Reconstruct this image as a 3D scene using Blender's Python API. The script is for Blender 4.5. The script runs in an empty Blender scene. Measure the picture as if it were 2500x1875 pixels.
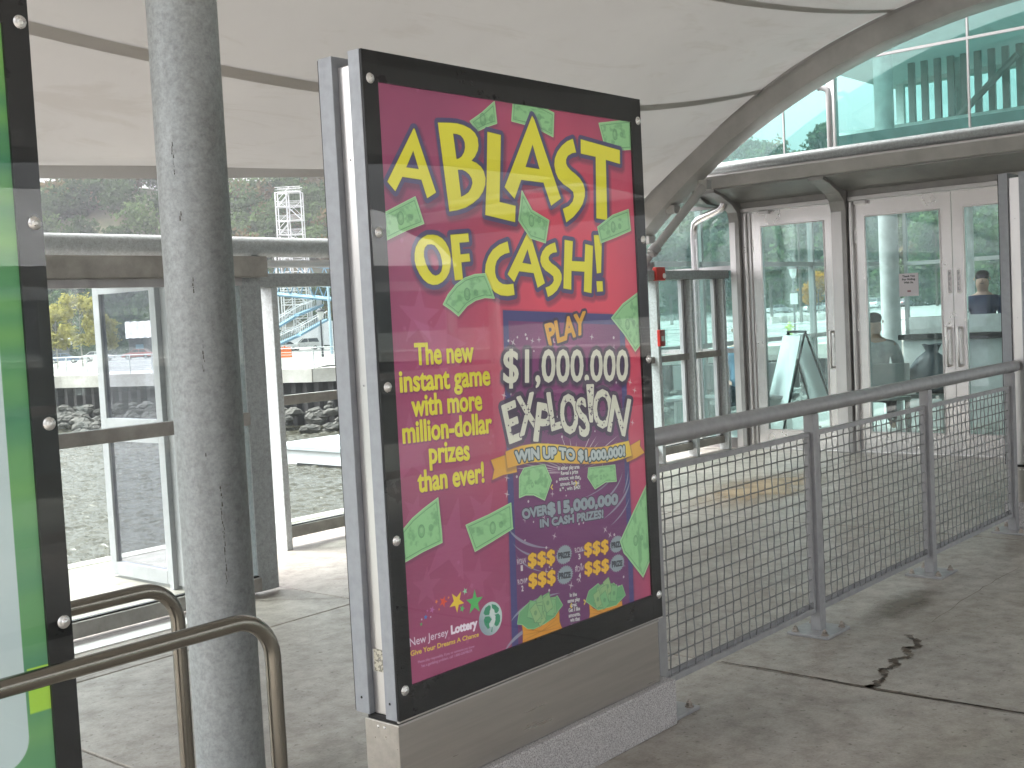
# Ferry-pier walkway: poster display case, mesh guard railing, glazed waiting room, river bank behind.
# Units are metres; x runs along the pier, y towards the river, z up.  The camera stands at (0, 0, 1.5).
import bpy, math, random, json
import numpy as np
from mathutils import Vector, Matrix

random.seed(7)
rng = np.random.default_rng(7)
SC = bpy.context.scene
COL = SC.collection
R = math.radians

# ------------------------------------------------------------------ camera
FPX, YAW, PITCH, ROLL, EYE = 2904.963, R(40.7357), R(-3.24185), R(-2.93244), 1.5   # focal length in px of a 2500 px wide frame
def basis():
    cy, sy = math.cos(YAW), math.sin(YAW)
    f = Vector((cy*math.cos(PITCH), sy*math.cos(PITCH), math.sin(PITCH)))
    r = Vector((sy, -cy, 0)); u = r.cross(f)
    return math.cos(ROLL)*r + math.sin(ROLL)*u, -math.sin(ROLL)*r + math.cos(ROLL)*u, f
CR, CU, CF = basis()
CAM = Vector((0, 0, EYE))
cam = bpy.data.cameras.new('camera'); camo = bpy.data.objects.new('camera', cam); COL.objects.link(camo)
cam.sensor_width = 36; cam.lens = 36*FPX/2500; cam.clip_start = .02; cam.clip_end = 4000
camo.matrix_world = Matrix(((CR.x, CU.x, -CF.x, 0), (CR.y, CU.y, -CF.y, 0), (CR.z, CU.z, -CF.z, EYE), (0, 0, 0, 1)))
SC.camera = camo
def sight(px, py, depth):
    """world point that lies `depth` metres out on the line of sight (used to survey the far bank)"""
    return CAM + (CF + CR*((px-1250)/FPX) - CU*((py-937.5)/FPX))*depth

# ------------------------------------------------------------------ light
SUN_EL, SUN_AZ = 56, 118          # degrees; azimuth measured from +x towards +y
w = bpy.data.worlds.new('World'); SC.world = w; w.use_nodes = True
nt = w.node_tree; nt.nodes.clear()
sky = nt.nodes.new('ShaderNodeTexSky'); sky.sky_type = 'NISHITA'; sky.sun_disc = False
sky.sun_elevation = R(SUN_EL); sky.sun_rotation = R(90-SUN_AZ); sky.air_density = 1.0; sky.dust_density = 8.0; sky.ozone_density = 1.0
hs = nt.nodes.new('ShaderNodeHueSaturation'); hs.inputs['Saturation'].default_value = .16
bg = nt.nodes.new('ShaderNodeBackground'); bg.inputs['Strength'].default_value = .15
wo = nt.nodes.new('ShaderNodeOutputWorld')
nt.links.new(sky.outputs[0], hs.inputs['Color']); nt.links.new(hs.outputs[0], bg.inputs[0]); nt.links.new(bg.outputs[0], wo.inputs[0])
sl = bpy.data.lights.new('sun', 'SUN'); sl.energy = 1.0; sl.angle = R(25); sl.color = (1, .97, .93)
so = bpy.data.objects.new('sun', sl); COL.objects.link(so)
sd = Vector((math.cos(R(SUN_EL))*math.cos(R(SUN_AZ)), math.cos(R(SUN_EL))*math.sin(R(SUN_AZ)), math.sin(R(SUN_EL))))
so.rotation_euler = sd.to_track_quat('Z', 'Y').to_euler(); so.location = sd*60
SC.view_settings.view_transform = 'Standard'; SC.view_settings.look = 'None'
SC.view_settings.gamma = 1; SC.view_settings.exposure = 2.0; SC.view_settings.use_curve_mapping = False
SC.cycles.max_bounces = 10; SC.cycles.transparent_max_bounces = 24; SC.cycles.glossy_bounces = 5; SC.cycles.diffuse_bounces = 5
SC.cycles.use_denoising = True; SC.cycles.sample_clamp_indirect = 8; SC.cycles.caustics_reflective = False; SC.cycles.caustics_refractive = False

# ------------------------------------------------------------------ materials
MATS = {}
def nodes(name):
    m = bpy.data.materials.new(name); m.use_nodes = True; MATS[name] = m
    t = m.node_tree; t.nodes.clear(); o = t.nodes.new('ShaderNodeOutputMaterial'); return m, t, o
def ramp(t, fac, stops):
    r = t.nodes.new('ShaderNodeValToRGB'); e = r.color_ramp.elements
    while len(e) < len(stops): e.new(.5)
    for i, (p, c) in enumerate(stops): e[i].position = p; e[i].color = (*c, 1)
    t.links.new(fac, r.inputs[0]); return r.outputs[0]
def noise(t, scale, detail=4, rough=.6, vec=None, stretch=None, dist=0):
    n = t.nodes.new('ShaderNodeTexNoise'); n.inputs['Scale'].default_value = scale; n.inputs['Detail'].default_value = detail
    n.inputs['Roughness'].default_value = rough; n.inputs['Distortion'].default_value = dist
    g = t.nodes.new('ShaderNodeNewGeometry'); v = g.outputs['Position']
    if stretch:
        mp = t.nodes.new('ShaderNodeMapping'); mp.inputs['Scale'].default_value = stretch; t.links.new(v, mp.inputs[0]); v = mp.outputs[0]
    t.links.new(v, n.inputs['Vector']); return n.outputs['Fac']
def mixc(t, a, b, fac, mode='MIX'):
    m = t.nodes.new('ShaderNodeMix'); m.data_type = 'RGBA'; m.blend_type = mode
    for s, v in ((m.inputs[0], fac), (m.inputs[6], a), (m.inputs[7], b)):
        if hasattr(v, 'links') or isinstance(v, bpy.types.NodeSocket): t.links.new(v, s)
        else: s.default_value = v if isinstance(v, (int, float)) else (*v, 1)
    return m.outputs[2]
def bump(t, h, strength, dist=.01):
    b = t.nodes.new('ShaderNodeBump'); b.inputs['Strength'].default_value = strength; b.inputs['Distance'].default_value = dist
    t.links.new(h, b.inputs['Height']); return b.outputs[0]
def pbr(name, col, rough=.5, metal=0, var=.15, scale=6, col2=None, bumps=None, stretch=None, spec=.5, rvar=.1, coat=0):
    """principled material whose colour and gloss wander with world-space noise"""
    m, t, o = nodes(name); p = t.nodes.new('ShaderNodeBsdfPrincipled'); t.links.new(p.outputs[0], o.inputs[0])
    n = noise(t, scale, 5, .62, stretch=stretch)
    c2 = col2 or tuple(max(0, c*(1-var*1.6)) for c in col); c1 = tuple(min(1, c*(1+var*.6)) for c in col)
    t.links.new(ramp(t, n, [(.3, c2), (.7, c1)]), p.inputs['Base Color'])
    rr = ramp(t, n, [(.3, (min(1, rough+rvar),)*3), (.7, (max(.02, rough-rvar),)*3)]); t.links.new(rr, p.inputs['Roughness'])
    p.inputs['Metallic'].default_value = metal; p.inputs['Specular IOR Level'].default_value = spec; p.inputs['Coat Weight'].default_value = coat
    if bumps: t.links.new(bump(t, noise(t, bumps[0], 4, .6, stretch=stretch), bumps[1], bumps[2] if len(bumps) > 2 else .01), p.inputs['Normal'])
    return m
def glass(name, tint, gl=1.0, rough=0.0, ior=1.5):
    m, t, o = nodes(name)
    tr = t.nodes.new('ShaderNodeBsdfTransparent'); tr.inputs[0].default_value = (*tint, 1)
    g = t.nodes.new('ShaderNodeBsdfGlossy'); g.inputs['Roughness'].default_value = rough; g.inputs[0].default_value = (gl, gl, gl, 1)
    f = t.nodes.new('ShaderNodeFresnel'); ge = t.nodes.new('ShaderNodeNewGeometry'); ma = t.nodes.new('ShaderNodeMath'); ma.operation = 'MULTIPLY_ADD'
    ma.inputs[1].default_value = 1/ior-ior; ma.inputs[2].default_value = ior; t.links.new(ge.outputs['Backfacing'], ma.inputs[0]); t.links.new(ma.outputs[0], f.inputs[0])   # same reflectance from both sides of the thin pane
    mx = t.nodes.new('ShaderNodeMixShader'); t.links.new(f.outputs[0], mx.inputs[0]); t.links.new(tr.outputs[0], mx.inputs[1]); t.links.new(g.outputs[0], mx.inputs[2])
    t.links.new(mx.outputs[0], o.inputs[0]); return m
def fabric(name, col, trans):
    m, t, o = nodes(name); d = t.nodes.new('ShaderNodeBsdfDiffuse'); l = t.nodes.new('ShaderNodeBsdfTranslucent')
    c = ramp(t, noise(t, .9, 6, .65), [(.25, tuple(x*.90 for x in col)), (.7, col)]); c = mixc(t, c, ramp(t, noise(t, 2.6, 6, .7, stretch=(.35, 1.6, 1), dist=1.0), [(.36, (.90, .885, .86)), (.46, (1, 1, 1))]), .7, 'MULTIPLY')
    for s in (d, l): t.links.new(c, s.inputs[0])
    nn = bump(t, noise(t, 1.2, 3, .5), .12, .05); t.links.new(nn, d.inputs['Normal'])
    mx = t.nodes.new('ShaderNodeMixShader'); mx.inputs[0].default_value = trans
    t.links.new(d.outputs[0], mx.inputs[1]); t.links.new(l.outputs[0], mx.inputs[2]); t.links.new(mx.outputs[0], o.inputs[0]); return m
def foliage_mat(name, dark, light, scale=.35):
    m, t, o = nodes(name); d = t.nodes.new('ShaderNodeBsdfDiffuse'); l = t.nodes.new('ShaderNodeBsdfTranslucent')
    c = ramp(t, noise(t, scale, 4, .7), [(.32, dark), (.68, light)])
    for s in (d, l): t.links.new(c, s.inputs[0])
    mx = t.nodes.new('ShaderNodeMixShader'); mx.inputs[0].default_value = .3
    t.links.new(d.outputs[0], mx.inputs[1]); t.links.new(l.outputs[0], mx.inputs[2]); t.links.new(mx.outputs[0], o.inputs[0]); return m

def concrete(name, col, stain=.5, scale=1.0):
    m, t, o = nodes(name); p = t.nodes.new('ShaderNodeBsdfPrincipled'); t.links.new(p.outputs[0], o.inputs[0])
    a = noise(t, 1.1*scale, 6, .65, dist=.6); b = noise(t, 9*scale, 6, .7); c = noise(t, 90*scale, 3, .6); e = noise(t, .75*scale, 6, .65, stretch=(1, 1.6, 1), dist=.5)
    base = ramp(t, a, [(.3, tuple(x*.78 for x in col)), (.5, col), (.75, tuple(x*1.12 for x in col))])
    base = mixc(t, base, ramp(t, b, [(.35, (.55, .52, .48)), (.6, (1.04, 1.03, 1.0))]), .6, 'MULTIPLY')
    pit = noise(t, 38*scale, 2, .5); base = mixc(t, base, ramp(t, pit, [(.27, (.35, .32, .28)), (.36, (1, 1, 1))]), .8, 'MULTIPLY')
    base = mixc(t, base, ramp(t, c, [(.3, (.72, .7, .68)), (.62, (1.05, 1.05, 1.05))]), .5, 'MULTIPLY')
    base = mixc(t, base, ramp(t, e, [(.33, (.55, .5, .42)), (.5, (1, 1, 1))]), stain, 'MULTIPLY')
    t.links.new(base, p.inputs['Base Color'])
    t.links.new(ramp(t, b, [(.3, (.52,)*3), (.7, (.32,)*3)]), p.inputs['Roughness'])
    t.links.new(bump(t, c, .35, .004), p.inputs['Normal']); return m

M_floor = concrete('worn_concrete', (.37, .345, .315), .45)
M_floor_out = concrete('quay_concrete', (.62, .60, .55), .15, .3)
M_lobbyfloor = concrete('terrazzo', (.42, .43, .42), .1, 2)
M_joint = pbr('joint_sealant', (.06, .05, .04), .9)
def galvanised(name, v):
    m, t, o = nodes(name); p = t.nodes.new('ShaderNodeBsdfPrincipled'); t.links.new(p.outputs[0], o.inputs[0])
    a = noise(t, 42, 5, .75); b = noise(t, 110, 3, .6); c = noise(t, 3.0, 6, .7, stretch=(1, 1, .5))
    x = ramp(t, a, [(.3, (v*.72, v*.75, v*.75)), (.5, (v*.91, v*.97, v*.985)), (.72, (v*1.12, v*1.2, v*1.23))])
    x = mixc(t, x, ramp(t, b, [(.35, (.8,)*3), (.6, (1.05,)*3)]), .5, 'MULTIPLY'); x = mixc(t, x, ramp(t, c, [(.33, (.78, .79, .78)), (.6, (1,)*3)]), .45, 'MULTIPLY')
    t.links.new(x, p.inputs['Base Color']); t.links.new(ramp(t, a, [(.3, (.62,)*3), (.7, (.42,)*3)]), p.inputs['Roughness'])
    p.inputs['Metallic'].default_value = .22; t.links.new(bump(t, a, .15, .002), p.inputs['Normal']); return m
M_galv = galvanised('galvanised_steel', .40)
M_galv2 = galvanised('galvanised_steel_pale', .6)
M_grey = pbr('grey_powder_coat', (.33, .35, .38), .42, .25, .06, 30)
M_railgrey = pbr('grey_rail_paint', (.33, .33, .34), .4, .2, .08, 20)
M_wiregrey = pbr('mesh_wire_grey', (.20, .20, .205), .4, .3, .08, 20)
M_archgrey = pbr('arch_paint', (.45, .44, .43), .5, .15, .12, 3)
M_alu = pbr('brushed_aluminium', (.66, .64, .63), .3, .95, .02, 2, rvar=.03)
M_stain = pbr('satin_stainless', (.50, .47, .435), .32, .95, .08, 40, stretch=(.05, 1, 1), rvar=.05)
M_tube = pbr('brushed_tube', (.22, .205, .175), .2, .95, .04, 4, rvar=.03)
M_blackg = pbr('black_glass_border', (.012, .012, .013), .35, 0, .1, 10, spec=.3)
M_gap = pbr('dark_gap', (.02, .02, .02), .8)
M_white = pbr('white_aluminium', (.46, .46, .48), .4, .1, .08, 8)
M_facade = pbr('facade_aluminium', (.62, .60, .60), .34, .75, .02, 2, rvar=.03)
M_frame = pbr('facade_dark_paint', (.36, .35, .35), .42, .25, .08, 8)
M_bolt = pbr('bolt_steel', (.72, .71, .69), .3, .85, .06, 80)
M_rust = pbr('rusty_bolt', (.42, .37, .33), .42, .8, .3, 60)
M_granite = None
def granite():
    m, t, o = nodes('speckled_granite'); p = t.nodes.new('ShaderNodeBsdfPrincipled'); t.links.new(p.outputs[0], o.inputs[0])
    a = noise(t, 210, 3, .7); b = noise(t, 90, 3, .7)
    x = ramp(t, a, [(.36, (.16, .15, .15)), (.48, (.44, .42, .42)), (.62, (.62, .6, .6))]); x = mixc(t, x, ramp(t, b, [(.4, (.72, .7, .7)), (.6, (1, 1, 1))]), .7, 'MULTIPLY')
    t.links.new(x, p.inputs['Base Color']); p.inputs['Roughness'].default_value = .4; return m
M_granite = granite()
M_fabric = fabric('canopy_fabric', (.605, .592, .582), .05)
M_seam = fabric('canopy_seam', (.45, .435, .42), .02)
M_clear = glass('clear_glass', (.90, .95, .94))
M_sign_glass = glass('case_glass', (.93, .95, .95), 1.0, .0, 1.5)
M_hightea = glass('high_teal_glass', (.66, .91, .88), 1.0, 0, 1.75)
M_teal = glass('teal_glass', (.85, .945, .935), 1.0, 0, 1.7)
M_smoke = glass('smoky_glass', (.80, .80, .85), .9, .02, 1.5)
M_red = pbr('red_plastic', (.55, .03, .02), .4)
M_rubber = pbr('rubber', (.015, .015, .015), .7)
M_roofwhite = pbr('white_ceiling', (.72, .74, .74), .6)
M_paper = pbr('paper', (.8, .8, .78), .7, 0, .02)
M_ink = pbr('ink', (.03, .03, .03), .6)

# ------------------------------------------------------------------ mesh helpers
ORG = {}
def org(o): return ORG.get(o.name, Vector((0, 0, 0))) if o else Vector((0, 0, 0))
class MB:
    def __init__(s): s.v = []; s.f = []
    def add(s, vs, fs): k = len(s.v); s.v += [tuple(p) for p in vs]; s.f += [tuple(i+k for i in f) for f in fs]; return s
    def box(s, a, b):
        x0, y0, z0 = (min(a[i], b[i]) for i in range(3)); x1, y1, z1 = (max(a[i], b[i]) for i in range(3))
        return s.add([(x0,y0,z0),(x1,y0,z0),(x1,y1,z0),(x0,y1,z0),(x0,y0,z1),(x1,y0,z1),(x1,y1,z1),(x0,y1,z1)],
                     [(0,3,2,1),(4,5,6,7),(0,1,5,4),(1,2,6,5),(2,3,7,6),(3,0,4,7)])
    def hexa(s, p): return s.add(p, [(0,3,2,1),(4,5,6,7),(0,1,5,4),(1,2,6,5),(2,3,7,6),(3,0,4,7)])
    def tube(s, pts, r, n=12, caps=True, closed=False):
        pts = [Vector(p) for p in pts]; rs = r if isinstance(r, (list, tuple)) else [r]*len(pts); k = len(s.v); prev = None
        for i, p in enumerate(pts):
            d = (pts[min(i+1, len(pts)-1)]-pts[max(i-1, 0)]).normalized()
            a = (prev - d*prev.dot(d)) if prev is not None else (Vector((0, 0, 1)) if abs(d.z) < .9 else Vector((1, 0, 0))).cross(d)
            if a.length < 1e-6: a = Vector((1, 0, 0)).cross(d)
            a.normalize(); b = d.cross(a); prev = a
            for j in range(n):
                t = 2*math.pi*j/n; s.v.append(tuple(p + a*math.cos(t)*rs[i] + b*math.sin(t)*rs[i]))
        for i in range(len(pts)-1):
            for j in range(n): s.f.append((k+i*n+j, k+i*n+(j+1) % n, k+(i+1)*n+(j+1) % n, k+(i+1)*n+j))
        if caps: s.f.append(tuple(k+j for j in reversed(range(n)))); s.f.append(tuple(k+(len(pts)-1)*n+j for j in range(n)))
        return s
    def prism(s, poly, axis, a, b):
        """poly: 2D points in the two axes other than `axis`"""
        def P(q, h): l = list(q); l.insert(axis, h); return tuple(l)
        n = len(poly); k = len(s.v); s.v += [P(q, a) for q in poly] + [P(q, b) for q in poly]
        s.f.append(tuple(k+i for i in range(n))); s.f.append(tuple(k+n+i for i in reversed(range(n))))
        for i in range(n): s.f.append((k+i, k+n+i, k+n+(i+1) % n, k+(i+1) % n))
        return s
    def dome(s, c, axis, r, h, n=14, rings=4):
        """shallow domed bolt head; axis = outward unit vector"""
        c = Vector(c); ax = Vector(axis).normalized(); a = ax.orthogonal().normalized(); b = ax.cross(a); k = len(s.v)
        for i in range(rings):
            t = i/rings*math.pi/2
            for j in range(n): q = 2*math.pi*j/n; s.v.append(tuple(c + (a*math.cos(q)+b*math.sin(q))*r*math.cos(t) + ax*h*math.sin(t)))
        s.v.append(tuple(c+ax*h))
        for i in range(rings-1):
            for j in range(n): s.f.append((k+i*n+j, k+i*n+(j+1) % n, k+(i+1)*n+(j+1) % n, k+(i+1)*n+j))
        for j in range(n): s.f.append((k+(rings-1)*n+j, k+(rings-1)*n+(j+1) % n, k+rings*n))
        return s
    def build(s, name, mat, parent=None, smooth=False, bevel=0, kind=None, label=None, fix=True):
        me = bpy.data.meshes.new(name); off = org(parent)
        me.from_pydata([(x-off.x, y-off.y, z-off.z) for x, y, z in s.v], [], s.f)
        if fix:
            import bmesh
            bm = bmesh.new(); bm.from_mesh(me); bmesh.ops.recalc_face_normals(bm, faces=bm.faces); bm.to_mesh(me); bm.free()
        o = bpy.data.objects.new(name, me); COL.objects.link(o); me.materials.append(mat)
        if smooth:
            for p in me.polygons: p.use_smooth = True
            if smooth != 'all': me.set_sharp_from_angle(angle=R(38))
        if parent: o.parent = parent; ORG[o.name] = off
        if bevel:
            b = o.modifiers.new('edge', 'BEVEL'); b.width = bevel; b.segments = 2; b.limit_method = 'ANGLE'; b.angle_limit = R(40)
        if kind: o['kind'] = kind
        if label: o['label'] = label
        return o
def thing(name, label, cat, loc=(0, 0, 0), group=None):
    o = bpy.data.objects.new(name, None); COL.objects.link(o); o.location = loc; o.empty_display_size = .1; ORG[o.name] = Vector(loc)
    o['label'] = label; o['category'] = cat
    if group: o['group'] = group
    return o
def tag(o, label, cat, group=None):
    o['label'] = label; o['category'] = cat
    if group: o['group'] = group
    return o
def dup(root, loc, label=None, group=None, rotz=None):
    c = root.copy(); COL.objects.link(c); c.location = loc; ORG[c.name] = Vector(loc)
    if rotz is not None: c.rotation_euler = (0, 0, rotz)
    if label: c['label'] = label
    if group: c['group'] = group
    def rec(src, dst):
        for ch in CHILD.get(src.name, []):
            d = ch.copy(); COL.objects.link(d); d.parent = dst; ORG[d.name] = Vector(loc); rec(ch, d)
    rec(root, c); return c
CHILD = {}
def index_children():
    CHILD.clear()
    for o in list(COL.objects):
        if o.parent: CHILD.setdefault(o.parent.name, []).append(o)
def B(a, b): return MB().box(a, b)

def image_material(name, arr, rough=.5, coat=0.0, added_glow=0.0):
    h, w_ = arr.shape[:2]; im = bpy.data.images.new(name, w_, h, alpha=False)
    px = np.ones((h, w_, 4), np.float32); px[..., :3] = np.clip(arr[::-1], 0, 1); im.pixels.foreach_set(px.ravel()); im.update(); im.pack()
    m, t, o = nodes(name); p = t.nodes.new('ShaderNodeBsdfPrincipled'); t.links.new(p.outputs[0], o.inputs[0])
    tx = t.nodes.new('ShaderNodeTexImage'); tx.image = im; tx.extension = 'EXTEND'; t.links.new(tx.outputs[0], p.inputs['Base Color'])
    if added_glow: t.links.new(tx.outputs[0], p.inputs['Emission Color']); p.inputs['Emission Strength'].default_value = added_glow      # glow added to brighten the print
    p.inputs['Roughness'].default_value = rough; p.inputs['Coat Weight'].default_value = coat; return m
def sheet(name, p00, p10, p11, p01, mat, parent=None, uvs=((0, 0), (1, 0), (1, 1), (0, 1))):
    """flat print: corners bottom-left, bottom-right, top-right, top-left"""
    mb = MB(); mb.add([p00, p10, p11, p01], [(0, 1, 2, 3)]); o = mb.build(name, mat, parent, fix=False)
    uv = o.data.uv_layers.new(name='UVMap')
    for i, c in enumerate(uvs): uv.data[i].uv = c
    return o
# ------------------------------------------------------------------ flat print: a small painter for posters and notices (millimetre canvas)
def srgb(r, g, b): return np.array([r, g, b], np.float32)/255
class Paint:
    def __init__(s, wmm, hmm, k=1.2):
        s.k = k; s.w = int(wmm*k); s.h = int(hmm*k); s.a = np.zeros((s.h, s.w, 3), np.float32)
    def blend(s, x0, y0, cov, col):
        h, w_ = cov.shape; s.a[y0:y0+h, x0:x0+w_] += (np.asarray(col, np.float32)-s.a[y0:y0+h, x0:x0+w_])*cov[..., None]
    def sdf(s, edges, pad):
        """signed distance (px, negative inside, even-odd) to a set of 2D edges, in column tiles"""
        E = np.asarray(edges, np.float32)*s.k
        x0 = max(0, int(E[..., 0].min()-pad)); x1 = min(s.w, int(E[..., 0].max()+pad)+2); y0 = max(0, int(E[..., 1].min()-pad)); y1 = min(s.h, int(E[..., 1].max()+pad)+2)
        if x1 <= x0 or y1 <= y0: return None
        out = np.full((y1-y0, x1-x0), 999., np.float32); lo = E[..., 0].min(1); hi = E[..., 0].max(1); ys = (np.arange(y0, y1)+.5).astype(np.float32)
        for tx in range(x0, x1, 24):
            te = min(x1, tx+24); m = (hi >= tx-pad-2) & (lo <= te+pad+2); e = E[m]
            if not len(e): continue
            X, Y = np.meshgrid((np.arange(tx, te)+.5).astype(np.float32), ys); d2 = np.full(X.shape, 1e6, np.float32); par = np.zeros(X.shape, bool)
            for (ax, ay), (bx, by) in e:
                dx, dy = bx-ax, by-ay; L = dx*dx+dy*dy+1e-9
                t = np.clip(((X-ax)*dx+(Y-ay)*dy)/L, 0, 1); d2 = np.minimum(d2, (X-ax-t*dx)**2+(Y-ay-t*dy)**2)
                if ax != bx:
                    c = ((ax > X) != (bx > X)); par ^= c & (Y > ay+(X-ax)*dy/dx)
            d = np.sqrt(d2); out[:, tx-x0:te-x0] = np.where(par, -d, d)
        return x0, y0, out
    def poly(s, pts, col, alpha=1, outline=None, shadow=None, grow=0, fx=None):
        """pts: one ring or list of rings; outline=(mm, colour); shadow=(dx, dy, soft mm, alpha)"""
        rings = pts if isinstance(pts[0][0], (list, tuple)) else [pts]
        edges = [(r[i], r[(i+1) % len(r)]) for r in rings for i in range(len(r))]
        s.edges(edges, col, alpha, outline, shadow, grow, fx)
    def edges(s, edges, col, alpha=1, outline=None, shadow=None, grow=0, fx=None):
        pad = ((outline[0] if outline else 0)+abs(grow)+(shadow[2] if shadow else 0))*s.k+2
        if len(edges) > 60: pad = min(pad, 40)
        r = s.sdf(edges, pad)
        if r is None: return
        x0, y0, d = r; g = grow*s.k; om = (outline[0]*s.k if outline else 0)
        if shadow:
            sh = shadow; q = np.clip(1-(d-om-g)/(sh[2]*s.k), 0, 1)*sh[3]; dx, dy = int(sh[0]*s.k), int(sh[1]*s.k)
            yy, xx = y0+dy, x0+dx; h, w_ = q.shape; q = q[:max(0, min(h, s.h-yy)), :max(0, min(w_, s.w-xx))]
            if q.size: s.blend(xx, yy, q, srgb(40, 25, 50))
        if outline: s.blend(x0, y0, np.clip(.5-(d-om-g), 0, 1)*alpha, outline[1])
        s.blend(x0, y0, np.clip(.5-(d-g), 0, 1)*alpha, col)
        if fx: fx(x0, y0, d)
    def line(s, pts, wd, col, alpha=1, taper=False):
        pts = [np.array(p, float) for p in pts]; L = []; Rr = []
        for i, p in enumerate(pts):
            t = pts[min(i+1, len(pts)-1)]-pts[max(i-1, 0)]; n = np.array([-t[1], t[0]])/(np.hypot(*t)+1e-9)
            h = wd/2*(math.sin(math.pi*(i+.15)/(len(pts)-.7)) if taper else 1); L.append(tuple(p+n*h)); Rr.append(tuple(p-n*h))
        s.poly(L+Rr[::-1], col, alpha)
    def star(s, c, r, n, col, rot=0, inner=.42, alpha=1, outline=None):
        p = []
        for i in range(2*n):
            q = rot+math.pi*i/n; rr = r if i % 2 == 0 else r*inner; p.append((c[0]+rr*math.sin(q), c[1]-rr*math.cos(q)))
        s.poly(p, col, alpha, outline)
    def text(s, body, quad, col, bold=0, outline=None, alpha=1, shadow=None, fit=False):
        """quad: TL TR BR BL of the capital-letter box in mm; fit=True stretches the glyphs' own bounds to it"""
        E = glyphs(body); mn = E.reshape(-1, 2).min(0); mx = E.reshape(-1, 2).max(0)
        lo, hi = (mn[1], mx[1]) if fit else (0, CAPH)
        u = (E[..., 0:1]-mn[0])/(mx[0]-mn[0]); v = (E[..., 1:2]-lo)/(hi-lo)
        if callable(quad): P = quad(u, v)
        else:
            tl, tr_, br, bl = (np.array(q, float) for q in quad); P = (bl*(1-u)+br*u)*(1-v)+(tl*(1-u)+tr_*u)*v
        s.edges([tuple(map(tuple, e)) for e in P], col, alpha, outline, shadow, bold)
_G = {}; CAPH = .7
def glyphs(body):
    """outline edges of a line of text, from Blender's built-in font"""
    if body in _G: return _G[body]
    c = bpy.data.curves.new('t', 'FONT'); c.body = body; c.resolution_u = 3; o = bpy.data.objects.new('t', c); COL.objects.link(o)
    bpy.context.view_layer.update(); me = bpy.data.meshes.new_from_object(o.evaluated_get(bpy.context.evaluated_depsgraph_get()))
    cnt = {}
    for p in me.polygons:
        for k in p.edge_keys: cnt[k] = cnt.get(k, 0)+1
    v = np.array([x.co[:2] for x in me.vertices]); E = np.array([[v[a], v[b]] for (a, b), n in cnt.items() if n == 1])
    bpy.data.objects.remove(o); bpy.data.curves.remove(c); bpy.data.meshes.remove(me); _G[body] = E; return E
CAPH = float(glyphs('H')[..., 1].max())
def fbm(h, w_, cells, seed, oct=4):
    """value noise field 0..1 for print mottling"""
    r = np.random.default_rng(seed); out = np.zeros((h, w_), np.float32); amp = 1; tot = 0
    for o_ in range(oct):
        n = cells*2**o_; g = r.random((n+2, n+2)).astype(np.float32); y = np.linspace(0, n, h, endpoint=False); x = np.linspace(0, n, w_, endpoint=False)
        yi = y.astype(int); xi = x.astype(int); fy = (y-yi)[:, None]; fx = (x-xi)[None]; fy = fy*fy*(3-2*fy); fx = fx*fx*(3-2*fx)
        a = g[yi][:, xi]; b = g[yi][:, xi+1]; c = g[yi+1][:, xi]; d = g[yi+1][:, xi+1]
        out += amp*((a*(1-fx)+b*fx)*(1-fy)+(c*(1-fx)+d*fx)*fy); tot += amp; amp *= .55
    return out/tot

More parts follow.
